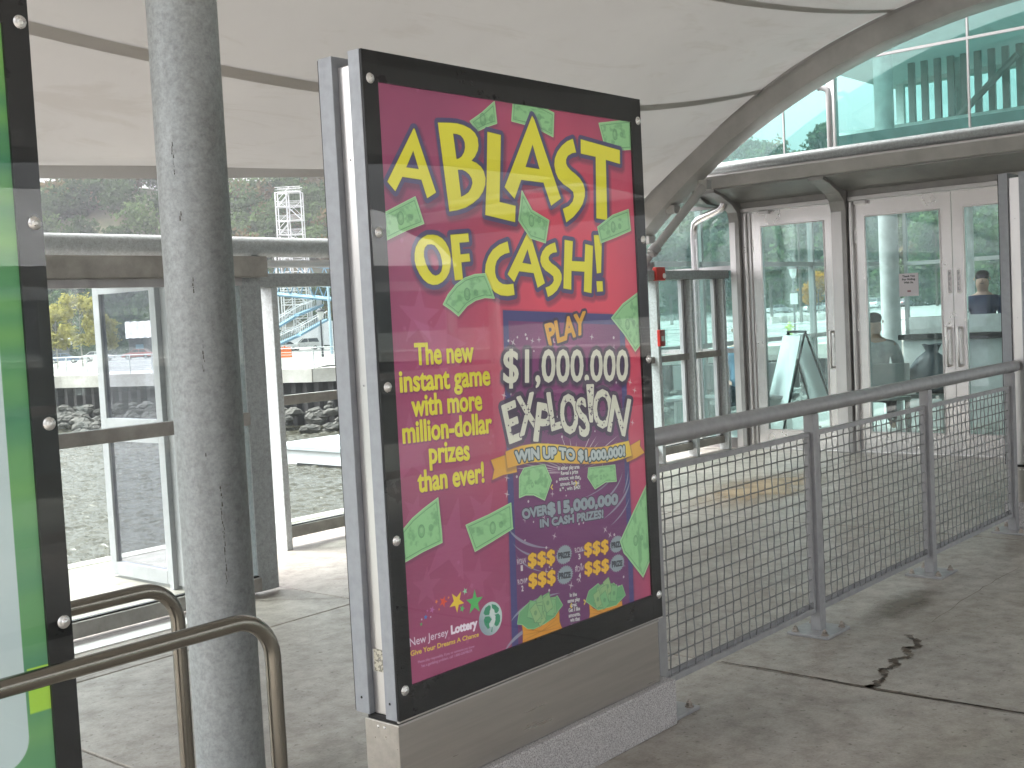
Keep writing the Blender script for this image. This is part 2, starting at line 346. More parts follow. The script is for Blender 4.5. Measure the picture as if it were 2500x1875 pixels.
PD = json.loads(r'''{"big":[[[[138,116],[142,116],[214,290],[177,308],[158,257],[84,253],[54,294],[26,269]],[[132,178],[150,228],[101,226]]],[[[237,91],[289,87],[317,86],[345,89],[372,96],[392,107],[403,121],[405,143],[401,158],[387,177],[371,190],[392,195],[411,205],[423,218],[429,238],[426,258],[415,278],[395,298],[366,315],[336,328],[300,337],[265,342]],[[298,117],[314,117],[330,120],[340,128],[346,139],[346,154],[341,167],[330,180],[318,187],[307,190]],[[310,220],[329,219],[344,223],[358,231],[368,242],[370,256],[363,270],[351,283],[336,291],[318,298]]],[[[448,99],[509,104],[487,306],[561,315],[555,365],[419,347],[434,242]]],[[[663,32],[673,43],[788,283],[736,308],[703,237],[594,234],[558,294],[514,260],[659,37]],[[658,121],[687,196],[618,193]]],[[[866,87],[880,130],[858,134],[835,144],[825,156],[824,169],[831,179],[847,190],[870,200],[893,213],[910,229],[918,248],[916,270],[903,295],[881,317],[849,340],[810,359],[795,316],[827,306],[849,290],[857,274],[854,259],[835,248],[805,237],[779,220],[767,201],[762,177],[767,156],[782,134],[807,113],[835,97]]],[[[908,85],[1127,105],[1124,152],[1043,143],[1035,345],[974,341],[986,137],[905,132]]],[[[191,410],[210,412],[228,419],[242,430],[253,446],[259,463],[260,482],[257,501],[250,518],[237,533],[220,544],[201,551],[181,552],[161,547],[144,536],[130,521],[119,502],[114,483],[115,464],[121,446],[134,429],[151,418],[169,411]],[[184,437],[197,440],[209,452],[218,465],[223,482],[224,498],[219,513],[209,522],[194,526],[181,522],[167,509],[157,491],[151,471],[152,457],[157,446],[168,438]]],[[[264,409],[340,403],[342,428],[300,431],[302,465],[340,462],[342,485],[304,488],[307,538],[273,540],[267,477]]],[[[515,424],[522,458],[499,462],[476,471],[460,484],[452,500],[450,518],[454,533],[465,545],[482,553],[503,555],[532,553],[535,587],[503,590],[470,587],[444,577],[423,560],[410,539],[405,516],[410,493],[424,470],[445,450],[477,434]]],[[[617,388],[621,392],[685,553],[648,567],[632,521],[562,515],[536,548],[507,524],[606,402]],[[608,447],[623,494],[580,489]]],[[[747,424],[754,455],[734,457],[718,463],[710,472],[711,480],[723,490],[745,500],[763,512],[772,526],[772,541],[762,559],[744,577],[720,590],[697,597],[687,567],[706,563],[722,555],[731,545],[729,532],[713,523],[691,513],[675,500],[668,485],[670,470],[681,453],[700,438],[722,430]]],[[[797,415],[840,419],[830,483],[898,485],[906,427],[948,433],[927,589],[886,583],[894,518],[825,515],[819,576],[778,571]]],[[[955,397],[1001,396],[986,522],[962,524]]],[[[958,550],[992,550],[992,584],[959,585]]]],"bills":[[[374,75],[427,46],[487,6],[493,70],[447,84],[404,101]],[[574,-3],[666,-12],[773,13],[763,89],[668,65],[563,57]],[[1013,24],[1102,10],[1197,-4],[1196,97],[1114,106],[1038,91]],[[5,356],[67,331],[130,306],[158,379],[87,400],[10,428]],[[595,268],[640,326],[721,355],[698,426],[625,412],[572,359]],[[978,370],[1067,328],[1162,305],[1170,377],[1081,401],[993,422]],[[219,608],[241,581],[276,553],[315,534],[360,524],[405,522],[424,557],[441,595],[399,592],[357,599],[319,614],[280,643],[250,624]],[[1033,675],[1102,630],[1199,591],[1197,773],[1165,795],[1103,732]],[[5,1228],[49,1199],[97,1178],[154,1157],[161,1256],[161,1286],[82,1298],[6,1315]],[[264,1254],[364,1240],[468,1220],[470,1296],[472,1298],[377,1320],[297,1337]],[[1200,1262],[1103,1357],[1024,1437],[1043,1481],[1060,1495],[1150,1586],[1202,1529],[1201,1453]]],"quads":{"PLAY":[[676,685],[887,650],[879,718],[693,749]],"$1,000,000":[[472,753],[1120,790],[1111,892],[464,850]],"OVER":[[517,1249],[642,1253],[642,1281],[522,1277]],"$15,000,000":[[644,1249],[1021,1275],[1019,1306],[645,1284]],"IN CASH PRIZES!":[[603,1294],[935,1315],[933,1340],[603,1317]],"ROW1":[[482,1397],[526,1399],[526,1416],[484,1413]],"N1":[[499,1419],[508,1420],[507,1436],[499,1435]],"D1":[[538,1391],[668,1400],[664,1448],[535,1435]],"PZ1":[[685,1415],[745,1421],[744,1438],[686,1433]],"ROW2":[[480,1459],[524,1462],[524,1479],[482,1475]],"N2":[[497,1482],[506,1483],[505,1499],[497,1498]],"D2":[[536,1454],[666,1465],[662,1512],[533,1498]],"PZ2":[[683,1480],[743,1487],[742,1504],[684,1498]],"ROW3":[[771,1414],[817,1417],[817,1433],[773,1430]],"N3":[[789,1438],[799,1438],[799,1455],[789,1454]],"D3":[[825,1409],[956,1419],[952,1465],[822,1454]],"PZ3":[[973,1433],[1033,1438],[1032,1456],[974,1451]],"ROW4":[[768,1476],[814,1479],[814,1496],[770,1493]],"N4":[[786,1500],[796,1501],[796,1517],[786,1516]],"D4":[[822,1472],[953,1484],[949,1529],[819,1517]],"PZ4":[[971,1497],[1030,1504],[1029,1521],[971,1516]],"New Jersey":[[11,1529],[167,1536],[165,1556],[13,1552]],"Lottery":[[179,1533],[289,1536],[287,1561],[179,1556]],"Give Your Dreams A Chance":[[13,1565],[294,1578],[293,1590],[13,1579]],"t1":[[39,1599],[273,1611],[272,1618],[40,1606]],"t2":[[52,1613],[262,1621],[262,1628],[53,1621]]},"EX":[["E",[[451,923],[510,912],[531,1029],[478,1036]]],["X",[[521,903],[601,894],[618,1004],[530,1019]]],["P",[[621,928],[697,944],[671,1053],[593,1041]]],["L",[[669,902],[724,902],[745,1013],[685,1019]]],["O",[[734,911],[820,919],[820,1043],[733,1034]]],["S",[[814,934],[864,930],[883,1054],[832,1057]]],["I",[[879,892],[912,894],[898,1012],[887,1011]]],["O",[[913,911],[1013,918],[1004,1043],[906,1034]]],["N",[[1022,939],[1122,963],[1078,1079],[984,1051]]]],"ban":[[456,1061],[492,1056],[532,1052],[573,1052],[614,1054],[657,1060],[701,1067],[780,1082],[861,1096],[903,1101],[945,1104],[988,1105],[1033,1102],[1101,1101],[1108,1127],[1115,1153],[1051,1158],[1006,1159],[962,1158],[915,1155],[869,1150],[820,1144],[775,1137],[697,1124],[640,1114],[602,1110],[565,1107],[502,1109],[461,1112]],"tl":[[388,1078],[455,1071],[502,1109],[503,1129],[440,1129],[389,1137],[401,1108]],"tr":[[1106,1119],[1170,1105],[1166,1126],[1192,1152],[1142,1164],[1086,1172],[1080,1162],[1115,1153]],"Wb":[[501,1098],[603,1099],[718,1111],[796,1129],[920,1143],[1074,1147]],"Wt":[[495,1068],[605,1067],[720,1081],[799,1098],[923,1114],[1072,1116]],"sm1":[[[705,1145],[817,1154]],[[719,1163],[808,1169]],[[708,1179],[816,1187]],[[713,1197],[811,1205]],[[708,1213],[816,1221]]],"sm2":[[[734,1561],[770,1565]],[[721,1578],[785,1584]],[[737,1595],[768,1598]],[[724,1609],[783,1615]],[[723,1626],[783,1632]],[[730,1642],[780,1648]],[[732,1659],[783,1665]],[[729,1672],[790,1679]]],"bur":[[[715,1425],[757,1428],[717,1393]],[[715,1491],[758,1496],[718,1460]],[[1004,1443],[1046,1447],[1006,1413]],[[1001,1508],[1044,1513],[1003,1477]]],"bags":[[[491,1601],[513,1619],[542,1631],[599,1625],[650,1617],[675,1600],[674,1635],[692,1674],[596,1674],[489,1669],[494,1627]],[[835,1613],[856,1633],[881,1644],[968,1647],[1017,1642],[1018,1661],[1023,1679],[921,1676],[826,1676],[836,1646]]],"bb":[[[470,1594],[481,1562],[535,1539],[550,1551],[591,1539],[593,1563],[621,1542],[647,1555],[669,1550],[694,1585],[674,1595],[651,1612],[600,1623],[546,1627],[517,1620],[491,1600]],[[817,1599],[836,1570],[888,1556],[904,1571],[945,1565],[946,1583],[974,1571],[999,1591],[1023,1588],[1039,1626],[1013,1636],[985,1648],[881,1642],[845,1618]],[[538,1122],[639,1123],[669,1178],[630,1235],[579,1211],[539,1205],[509,1209],[514,1147]],[[866,1164],[1014,1173],[1018,1229],[957,1223],[896,1238],[859,1194]]],"logo":{"stars":[[[[283,1486],[286,1448]],"g"],[[[208,1468],[228,1442]],"y"],[[[153,1456],[161,1440]],"r"],[[[245,1445],[242,1434]],"l"],[[[229,1493],[234,1482]],"g"],[[[125,1450],[129,1444]],"o"],[[[175,1449],[177,1444]],"o"],[[[134,1474],[136,1470]],"o"],[[[106,1469],[111,1458]],"p"],[[[87,1468],[88,1463]],"p"],[[[79,1484],[81,1476]],"b"],[[[99,1488],[101,1485]],"w"],[[[63,1487],[64,1483]],"w"],[[[60,1500],[61,1494]],"g"]],"oval":[[349,1550],[401,1561],[353,1500]],"leaf":[[[319,1527],[328,1513],[345,1508],[352,1513],[350,1526],[343,1537],[326,1535]],[[357,1508],[374,1514],[388,1527],[387,1535],[378,1540],[368,1536],[367,1527],[358,1520]],[[344,1542],[354,1553],[341,1563],[343,1577],[334,1578],[321,1561],[319,1547],[326,1539]],[[369,1543],[384,1542],[392,1551],[391,1567],[381,1578],[372,1579],[364,1571],[371,1558]],[[356,1575],[353,1592],[348,1590],[353,1578]]],"nj":[[353,1521],[367,1527],[369,1538],[362,1541],[372,1547],[367,1565],[356,1577],[343,1573],[341,1565],[355,1555],[355,1548],[346,1539],[347,1526]]}}''')
def paint_lottery():
    P = Paint(1196, 1662); Q = PD['quads']
    Y, X = np.mgrid[0:P.h, 0:P.w].astype(np.float32); u = X/P.w; v = Y/P.h
    g = np.clip(1.15-np.hypot((u-.72)/.62, (v-.40)/.52), 0, 1)[..., None]; g = g*g*(3-2*g)
    base = srgb(148, 54, 94)*(1-g)+srgb(226, 62, 84)*g
    edge = np.clip((u-.9)/.1, 0, 1)[..., None]; base = base*(1-edge*.35)+srgb(214, 52, 82)*edge*.35
    P.a[:] = base*(.93+.14*fbm(P.h, P.w, 5, 3)[..., None])
    pale = srgb(206, 120, 168)
    for x, y, r, ro, a in [(130, 200, 60, .2, .12), (215, 300, 30, .5, .1), (330, 90, 26, .1, .1), (120, 640, 85, .1, .22), (190, 720, 120, .35, .2), (60, 1010, 110, 0, .16), (200, 1290, 130, .3, .18), (340, 1240, 90, .6, .16), (90, 1400, 60, .1, .14), (300, 1420, 70, .2, .12), (400, 1500, 60, .5, .1), (60, 1180, 50, .4, .14), (380, 700, 40, .2, .12), (470, 1330, 60, .1, .1)]:
        P.star((x, y), r, 5, pale, ro, .40, a)
    for i in range(40):
        x, y = rng.random()*440, rng.random()*1600; P.star((x, y), 3+rng.random()*5, 8, pale, 0, .9, .22)
    navy = srgb(58, 54, 112); purp = srgb(98, 42, 92)
    P.poly([(477, 632), (1108, 666), (1087, 1720), (437, 1720)], navy, shadow=(0, 4, 10, .3))
    P.poly([(500, 665), (1078, 700), (1061, 1720), (467, 1720)], purp)
    x0, y0, d = P.sdf([((500, 665), (1078, 700)), ((1078, 700), (1061, 1720)), ((1061, 1720), (467, 1720)), ((467, 1720), (500, 665))], 2)
    h, w_ = d.shape; yy, xx = np.mgrid[0:h, 0:w_].astype(np.float32); gl = np.clip(1-np.hypot((xx/w_-.5)/.6, (yy/h-.12)/.33), 0, 1)+.35*np.clip(1-np.hypot((xx/w_-.5)/.5, (yy/h-.62)/.2), 0, 1)
    P.blend(x0, y0, np.clip(gl, 0, 1)*.55*(d < 0), srgb(176, 72, 132))
    silver = srgb(150, 158, 170); white = srgb(214, 208, 206)
    # streaks and sparkles of the ticket
    for cx, cy, rx, ry, a0, a1, wd in [(770, 1215, 330, 150, 5, 60, 9), (770, 1180, 290, 130, 10, 70, 7), (790, 1150, 250, 110, 20, 80, 5), (760, 1240, 330, 160, 110, 165, 9), (760, 1300, 310, 130, 100, 160, 7), (800, 1260, 300, 140, 15, 55, 6), (790, 1190, 300, 180, 3, 30, 6), (760, 1330, 300, 150, 120, 160, 5), (620, 1600, 190, 60, 200, 290, 12), (920, 1560, 170, 50, 250, 320, 10), (640, 1680, 240, 70, 185, 280, 12), (800, 1340, 320, 90, 60, 95, 8)]:
        P.line([(cx+rx*math.cos(R(a0+(a1-a0)*i/14)), cy+ry*math.sin(R(a0+(a1-a0)*i/14))) for i in range(15)], wd, silver, .8, True)
    for i in range(22):
        a = R(200+i*6.7); r0, r1 = 40+14*(i % 3), 150+30*((i*7) % 4); P.line([(790+r*math.cos(a)*1.5, 1170+r*math.sin(a)*.55) for r in np.linspace(r0, r1, 6)], 4, white, .75, True)
    rr = np.random.default_rng(11)
    for i in range(120):
        x, y = 485+rr.random()*570, 700+rr.random()*950
        if i % 4: P.star((x, y), 3+rr.random()*2.5, 8, white, 0, .9, .85)
        else: P.star((x, y), 11+rr.random()*5, 4, white, rr.random(), .22, .8)
    for x, y in [(462, 890), (470, 935), (455, 1140), (1130, 1150), (1128, 1040), (1125, 900), (452, 1190), (1150, 930)]: P.star((x, y), 14, 4, white, .3, .22, .8)
    green = srgb(140, 200, 134); dk = srgb(74, 128, 84); lite = srgb(176, 222, 160)
    def bill(p, small=False):
        c = np.mean(np.array(p, float), 0)*P.k
        def fx(x0, y0, d):
            h, w_ = d.shape; yy, xx = np.mgrid[y0:y0+h, x0:x0+w_]; n = fbm(h, w_, 9, int(c[0]) % 97, 3); s_ = .45 if small else 1
            P.blend(x0, y0, (np.abs(d+9*s_) < 1.6*s_)*.7, dk); P.blend(x0, y0, np.clip((n-.5)*5, 0, 1)*(d < -12*s_)*.42, dk)
            e = np.hypot((xx-c[0]+10*s_)/(15*s_), (yy-c[1])/(21*s_)); P.blend(x0, y0, (e < 1)*.35*(d < 0), dk); P.blend(x0, y0, (np.abs(e-1) < .1)*.6*(d < 0), dk)
            e2 = np.hypot((xx-c[0]-36*s_)/(12*s_), (yy-c[1]+4)/(12*s_)); P.blend(x0, y0, (e2 < 1)*.45*(d < -8*s_), dk)
            P.blend(x0, y0, (np.hypot((xx-c[0]+10*s_)/(7*s_), (yy-c[1]+3*s_)/(10*s_)) < 1)*.35*(d < 0), lite)
        P.poly(p, green, outline=(2, lite), shadow=(3, 5, 8, .25), fx=fx)
    BL = PD['bills']
    for i in (0, 1, 2): bill(BL[i])
    yel = srgb(232, 222, 42)
    for rings in PD['big']: P.poly(rings, yel, outline=(14, srgb(66, 60, 104)), shadow=(6, 10, 12, .4))
    for rings in PD['big']: P.poly(rings, yel, outline=(2.5, srgb(70, 66, 60)))
    for i in (3, 4, 5, 6, 8): bill(BL[i])
    C = P.poly
    # left column
    ys = srgb(226, 214, 44); h0 = 58
    for body, xl, bl, xr, br in [('The new', 95, 773, 334, 778), ('instant game', 31, 844, 401, 852), ('with more', 72, 915, 359, 923), ('million-dollar', 31, 986, 398, 995), ('prizes', 130, 1054, 294, 1064), ('than ever!', 79, 1129, 352, 1138)]:
        P.text(body, ((xl, bl-h0), (xr, br-h0), (xr, br), (xl, bl)), ys, bold=2.6, shadow=(2, 3, 4, .25))
    # ticket texts
    ink = srgb(56, 42, 66)
    P.text('PLAY', Q['PLAY'], srgb(226, 160, 40), bold=4, outline=(9, ink), fit=True)
    P.text('$1,000,000', Q['$1,000,000'], srgb(222, 220, 200), bold=3, outline=(12, ink), shadow=(0, 4, 8, .5))
    for ch, q in PD['EX']: P.text(ch, q, ink, bold=18, fit=True)
    for ch, q in PD['EX']: P.text(ch, q, srgb(224, 222, 202), bold=4.5, outline=(3, ink), fit=True)
    for ch, q in PD['EX']:
        q = np.array(q, float)
        for j in range(4): uu, vv = rr.random()*.7+.15, rr.random()*.8+.1; p = (q[3]*(1-uu)+q[2]*uu)*(1-vv)+(q[0]*(1-uu)+q[1]*uu)*vv; P.star(tuple(p), 10, 4, ink, .2, .2)
        for j in range(9): uu, vv = rr.random()*.8+.1, rr.random()*.9+.05; p = (q[3]*(1-uu)+q[2]*uu)*(1-vv)+(q[0]*(1-uu)+q[1]*uu)*vv; P.star(tuple(p), 2.6, 8, ink, 0, .95)
    gold = srgb(222, 158, 44); gy = srgb(236, 206, 52)
    for b in PD['bb'][2:]: bill(b, True)
    for b in (PD['tl'], PD['tr']): C(b, gold, outline=(1.5, srgb(150, 100, 40)), shadow=(0, 5, 8, .35))
    def bfx(x0, y0, d):
        h, w_ = d.shape; xx = np.arange(x0, x0+w_)/P.k; q = (.5+.5*np.sin((xx-560)/62))[None]*np.ones((h, 1)); P.blend(x0, y0, q*(d < 0)*.8, gy)
    C(PD['ban'], gold, outline=(1.5, srgb(160, 110, 40)), shadow=(0, 6, 9, .35), fx=bfx)
    wb = np.array(PD['Wb'], float); wt = np.array(PD['Wt'], float)
    def curve(u, v):
        t = wb[0, 0]+(wb[-1, 0]-wb[0, 0])*u[..., 0]; yb = np.interp(t, wb[:, 0], wb[:, 1]); yt = np.interp(t, wt[:, 0], wt[:, 1]); return np.stack([t, yb*(1-v[..., 0])+yt*v[..., 0]], -1)
    P.text('WIN UP TO $1,000,000!', curve, srgb(176, 190, 190), bold=3.2, outline=(4.5, srgb(40, 60, 66)))
    sv = srgb(140, 154, 160)
    P.text('OVER', Q['OVER'], sv, bold=2.6, outline=(3, ink)); P.text('$15,000,000', Q['$15,000,000'], sv, bold=4, outline=(3, ink)); P.text('IN CASH PRIZES!', Q['IN CASH PRIZES!'], sv, bold=2.2, outline=(3, ink))
    for body, (a, b) in zip(['In either play area', 'Reveal a prize', 'amount, win that', 'amount. Reveal', 'a * , win $40!'], PD['sm1']):
        P.text(body, ((a[0], a[1]-7), (b[0], b[1]-7), (b[0], b[1]+5), (a[0], a[1]+5)), white, bold=.7, outline=(1.6, ink))
    for body, (a, b) in zip(['In the', 'same play', 'area:', 'Get 3 like', 'amounts,', 'win that', 'amount.', 'Get 2 like'], PD['sm2']):
        P.text(body, ((a[0], a[1]-6), (b[0], b[1]-6), (b[0], b[1]+6), (a[0], a[1]+6)), white, bold=.7, outline=(1.6, ink))
    for x, y, sgn in [(665, 1160+40, 1), (800, 1205, -1), (733, 1597, 1), (815, 1600, -1)]: P.line([(x+9*sgn, y-8), (x, y), (x+9*sgn, y+8)], 5, gy)
    for c, e, t_ in PD['bur']:
        rx = abs(e[0]-c[0]); ry = abs(t_[1]-c[1]); P.poly([(c[0]+(rx if i % 2 else rx*.86)*math.cos(math.pi*i/24), c[1]+(ry if i % 2 else ry*.86)*math.sin(math.pi*i/24)) for i in range(48)], srgb(140, 154, 160))
    for k in '1234':
        P.text('PRIZE', Q['PZ'+k], srgb(40, 46, 56), bold=1.6); P.text('ROW', Q['ROW'+k], white, bold=.1); P.text(k, Q['N'+k], white, bold=1, fit=True)
        P.text('$$$', Q['D'+k], srgb(236, 178, 38), bold=2.6, outline=(1.6, srgb(120, 70, 30)), fit=True)
    for bg_, bl_ in zip(PD['bags'], PD['bb'][:2]):
        C(bg_, srgb(218, 140, 36), outline=(2, srgb(140, 84, 34)))
        q = np.array(bg_, float); c = q.mean(0)
        for t_ in (.25, .5, .75): P.line([tuple(q[0]*(1-t_)+q[-2]*t_), tuple(c+(0, 10)), tuple(q[5]*(1-t_)+q[7]*t_)], 4, srgb(170, 104, 30), .6, True)
        C(bl_, srgb(96, 160, 104), outline=(2, srgb(150, 205, 140)))
        q = np.array(bl_, float); c = q.mean(0); rad = np.abs(q-c).max(0)
        for i in range(15):
            a = rr.random()*6.28; p = c+rad*.55*rr.random()*np.array([math.cos(a), math.sin(a)]); t_ = rr.random()*1.2-.6; ca, sa = math.cos(t_), math.sin(t_)
            rc = [(p[0]+x*ca-y*sa, p[1]+x*sa+y*ca) for x, y in [(-17, -26), (17, -26), (17, 26), (-17, 26)]]
            C(rc, srgb(112+rr.integers(0, 30), 176, 116), outline=(1.2, srgb(64, 116, 76))); P.star(tuple(p), 8, 8, srgb(74, 128, 84), 0, .9, .6)
    for i in (7, 9, 10): bill(BL[i])
    # lottery mark
    lg = PD['logo']; cols = dict(g=(70, 176, 84), y=(238, 198, 44), r=(226, 66, 36), l=(140, 208, 160), o=(232, 120, 60), p=(176, 90, 150), b=(50, 110, 190), w=(200, 196, 220))
    for (c, tip), k in lg['stars']:
        r = math.hypot(tip[0]-c[0], tip[1]-c[1]); P.star(c, r, 5, srgb(*cols[k]), math.atan2(tip[0]-c[0], -(tip[1]-c[1])), .40)
    o_ = lg['oval']; rx = abs(o_[1][0]-o_[0][0]); ry = abs(o_[2][1]-o_[0][1])
    def ofx(x0, y0, d):
        h, w_ = d.shape; yy, xx = np.mgrid[0:h, 0:w_]; P.blend(x0, y0, np.clip(.8-(xx/w_*.8+(1-yy/h)*.5), 0, 1)*(d < 0), srgb(90, 110, 130))
    C([(o_[0][0]+rx*math.cos(i*math.pi/20), o_[0][1]+ry*math.sin(i*math.pi/20)) for i in range(40)], srgb(190, 208, 204), fx=ofx)
    for l_ in lg['leaf']: C(l_, srgb(40, 132, 92))
    C(lg['nj'], srgb(206, 216, 212))
    P.text('New Jersey', Q['New Jersey'], srgb(226, 206, 222), bold=.3); P.text('Lottery', Q['Lottery'], srgb(240, 226, 238), bold=2)
    P.text('Give Your Dreams A Chance', Q['Give Your Dreams A Chance'], srgb(232, 196, 60), bold=.5)
    P.text('Please play responsibly. If you or someone you know', Q['t1'], srgb(196, 150, 184), bold=.1); P.text('has a gambling problem, call 1-800-GAMBLER', Q['t2'], srgb(196, 150, 184), bold=.1)
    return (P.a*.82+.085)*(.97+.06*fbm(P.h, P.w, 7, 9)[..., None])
def paint_green():
    P = Paint(1196, 1662, .5); Y, X = np.mgrid[0:P.h, 0:P.w].astype(np.float32); v = Y/P.h; u = X/P.w
    rows = fbm(P.h, 1, 26, 5, 2); rows = np.repeat(rows, P.w, 1); n = (rows-rows.min())/(rows.max()-rows.min())
    n = n[..., None]; a = srgb(24, 120, 66)*(1-n)+srgb(120, 196, 60)*n; t = np.clip((v-.25)/.4, 0, 1)[..., None]; a = a*(1-t*.5)+srgb(70, 150, 110)*t*.5
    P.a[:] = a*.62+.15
    def rrect(x0, y0, x1, y1, r):
        p = []
        for cx, cy, q in ((x1-r, y0+r, -90), (x1-r, y1-r, 0), (x0+r, y1-r, 90), (x0+r, y0+r, 180)):
            for i in range(9): t_ = R(q+i*11.25); p.append((cx+r*math.cos(t_), cy+r*math.sin(t_)))
        return p
    P.poly(rrect(60, 560, 1140, 1530, 60), srgb(176, 190, 190)); P.poly([(1146, 1330), (1200, 1330), (1200, 1425), (1146, 1425)], srgb(150, 190, 60))
    return P.a
def paint_notice(lines, wmm, hmm, logo=False):
    P = Paint(wmm, hmm, 3); P.a[:] = srgb(214, 210, 216)
    for body, x0, x1, yb, hh, bold in lines: P.text(body, ((x0, yb-hh), (x1, yb-hh), (x1, yb), (x0, yb)), srgb(60, 66, 74), bold=bold)
    if logo: P.poly([(wmm*.42, hmm*.74), (wmm*.6, hmm*.74), (wmm*.6, hmm*.82), (wmm*.42, hmm*.82)], srgb(150, 110, 120))
    return P.a
M_poster = image_material('lottery_print', paint_lottery(), .55, added_glow=.095)
M_green = image_material('green_print', paint_green(), .55, added_glow=.095)
# ================================================================== THE SETTING
# pier deck: cast slabs with recessed joints over a dark bed
XJ = [-9.0, -5.2, -1.2, 2.17, 4.28, 7.35, 10.98]; YJ = [-6.0, -.6, 4.84, 7.27]
deck = B((-9, -6, -.55), (10.98, 7.27, -.03)).build('ground', M_joint, kind='structure')
for i in range(len(XJ)-1):
    for j in range(len(YJ)-1):
        g = .005; MB().box((XJ[i]+g, YJ[j]+g, -.04), (XJ[i+1]-g, YJ[j+1]-g, 0)).build('slab', M_floor, deck, bevel=.006)
B((-9.2, 7.275, -.6), (10.98, 7.42, .004)).build('edge_beam', M_floor_out, deck, bevel=.01)
B((-9.2, 7.1, -4.6), (10.98, 7.40, -.601)).build('pier_face', M_floor_out, deck)
# damp marks and the crack in the deck (thin sheets a few mm above the slabs)
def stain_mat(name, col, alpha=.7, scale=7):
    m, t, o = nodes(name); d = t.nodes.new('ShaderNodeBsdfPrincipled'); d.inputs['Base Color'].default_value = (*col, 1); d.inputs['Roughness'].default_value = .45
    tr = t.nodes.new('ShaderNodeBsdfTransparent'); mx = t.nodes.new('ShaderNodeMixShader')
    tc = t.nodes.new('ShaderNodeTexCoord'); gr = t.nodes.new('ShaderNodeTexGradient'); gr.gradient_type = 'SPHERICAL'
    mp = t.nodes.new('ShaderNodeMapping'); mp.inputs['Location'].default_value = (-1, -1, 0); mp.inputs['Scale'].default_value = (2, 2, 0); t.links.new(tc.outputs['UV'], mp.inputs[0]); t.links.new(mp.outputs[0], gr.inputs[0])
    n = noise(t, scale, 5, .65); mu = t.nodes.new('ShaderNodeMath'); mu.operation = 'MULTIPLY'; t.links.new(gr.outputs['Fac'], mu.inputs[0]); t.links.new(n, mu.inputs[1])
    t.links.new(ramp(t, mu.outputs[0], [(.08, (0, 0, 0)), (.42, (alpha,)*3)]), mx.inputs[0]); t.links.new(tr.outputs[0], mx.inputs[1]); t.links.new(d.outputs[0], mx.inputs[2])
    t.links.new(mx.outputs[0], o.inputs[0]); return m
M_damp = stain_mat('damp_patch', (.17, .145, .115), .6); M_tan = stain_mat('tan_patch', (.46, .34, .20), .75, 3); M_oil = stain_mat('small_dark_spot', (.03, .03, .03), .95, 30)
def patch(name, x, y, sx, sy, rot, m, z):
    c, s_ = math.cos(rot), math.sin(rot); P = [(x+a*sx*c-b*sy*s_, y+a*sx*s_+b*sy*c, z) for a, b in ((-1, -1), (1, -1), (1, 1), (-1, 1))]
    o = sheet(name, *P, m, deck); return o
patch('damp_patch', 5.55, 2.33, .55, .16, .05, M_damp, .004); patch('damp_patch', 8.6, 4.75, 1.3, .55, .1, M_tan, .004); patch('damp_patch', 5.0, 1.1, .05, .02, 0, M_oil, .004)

M_crack = pbr('damp_crack', (.125, .09, .062), .5, 0, .5, 25)
rc = random.Random(5); cp = [(5.05, 2.10), (4.98, 2.05), (4.90, 2.0), (4.86, 2.03), (4.76, 1.98), (4.66, 2.02), (4.60, 1.97), (4.52, 2.0), (4.44, 1.94), (4.33, 1.94), (4.28, 1.96)]
mb = MB(); fine = []
for (a, b), (c, d) in zip(cp, cp[1:]):
    for k in range(5): t = k/5; fine.append((a+(c-a)*t+rc.uniform(-.012, .012), b+(d-b)*t+rc.uniform(-.012, .012)))
def ribbon(P, wf):
    m = MB()
    for (a, b), (c, d) in zip(P, P[1:]):
        L = math.hypot(c-a, d-b)+1e-9; nx, ny = -(d-b)/L, (c-a)/L; w_ = wf()
        m.add([(a-nx*w_, b-ny*w_, .003), (c-nx*w_, d-ny*w_, .003), (c+nx*w_, d+ny*w_, .003), (a+nx*w_, b+ny*w_, .003)], [(0, 1, 2, 3)])
    m.build('crack', M_crack, deck, fix=False)
def hair(pts, wd):
    P = []
    for (a, b), (c, d) in zip(pts, pts[1:]):
        for k in range(8): t = k/8; P.append((a+(c-a)*t+rc.uniform(-.006, .006), b+(d-b)*t+rc.uniform(-.006, .006)))
    ribbon(P+[pts[-1]], lambda: wd*rc.uniform(.6, 1.3))
ribbon(fine, lambda: rc.uniform(.005, .020)); hair([(3.97, 5.38), (4.1, 5.2), (4.28, 4.96)], .0025); hair([(2.6, 4.87), (2.9, 4.9), (3.4, 4.8)], .002); hair([(4.285, 2.2), (4.27, 1.9), (4.29, 1.4), (4.28, .6)], .004); hair([(4.286, 2.6), (4.282, 1.9), (4.283, 1.2), (4.285, .2)], .008)
hair([(5.3, 2.1), (5.9, 2.13), (6.6, 2.12)], .0015)

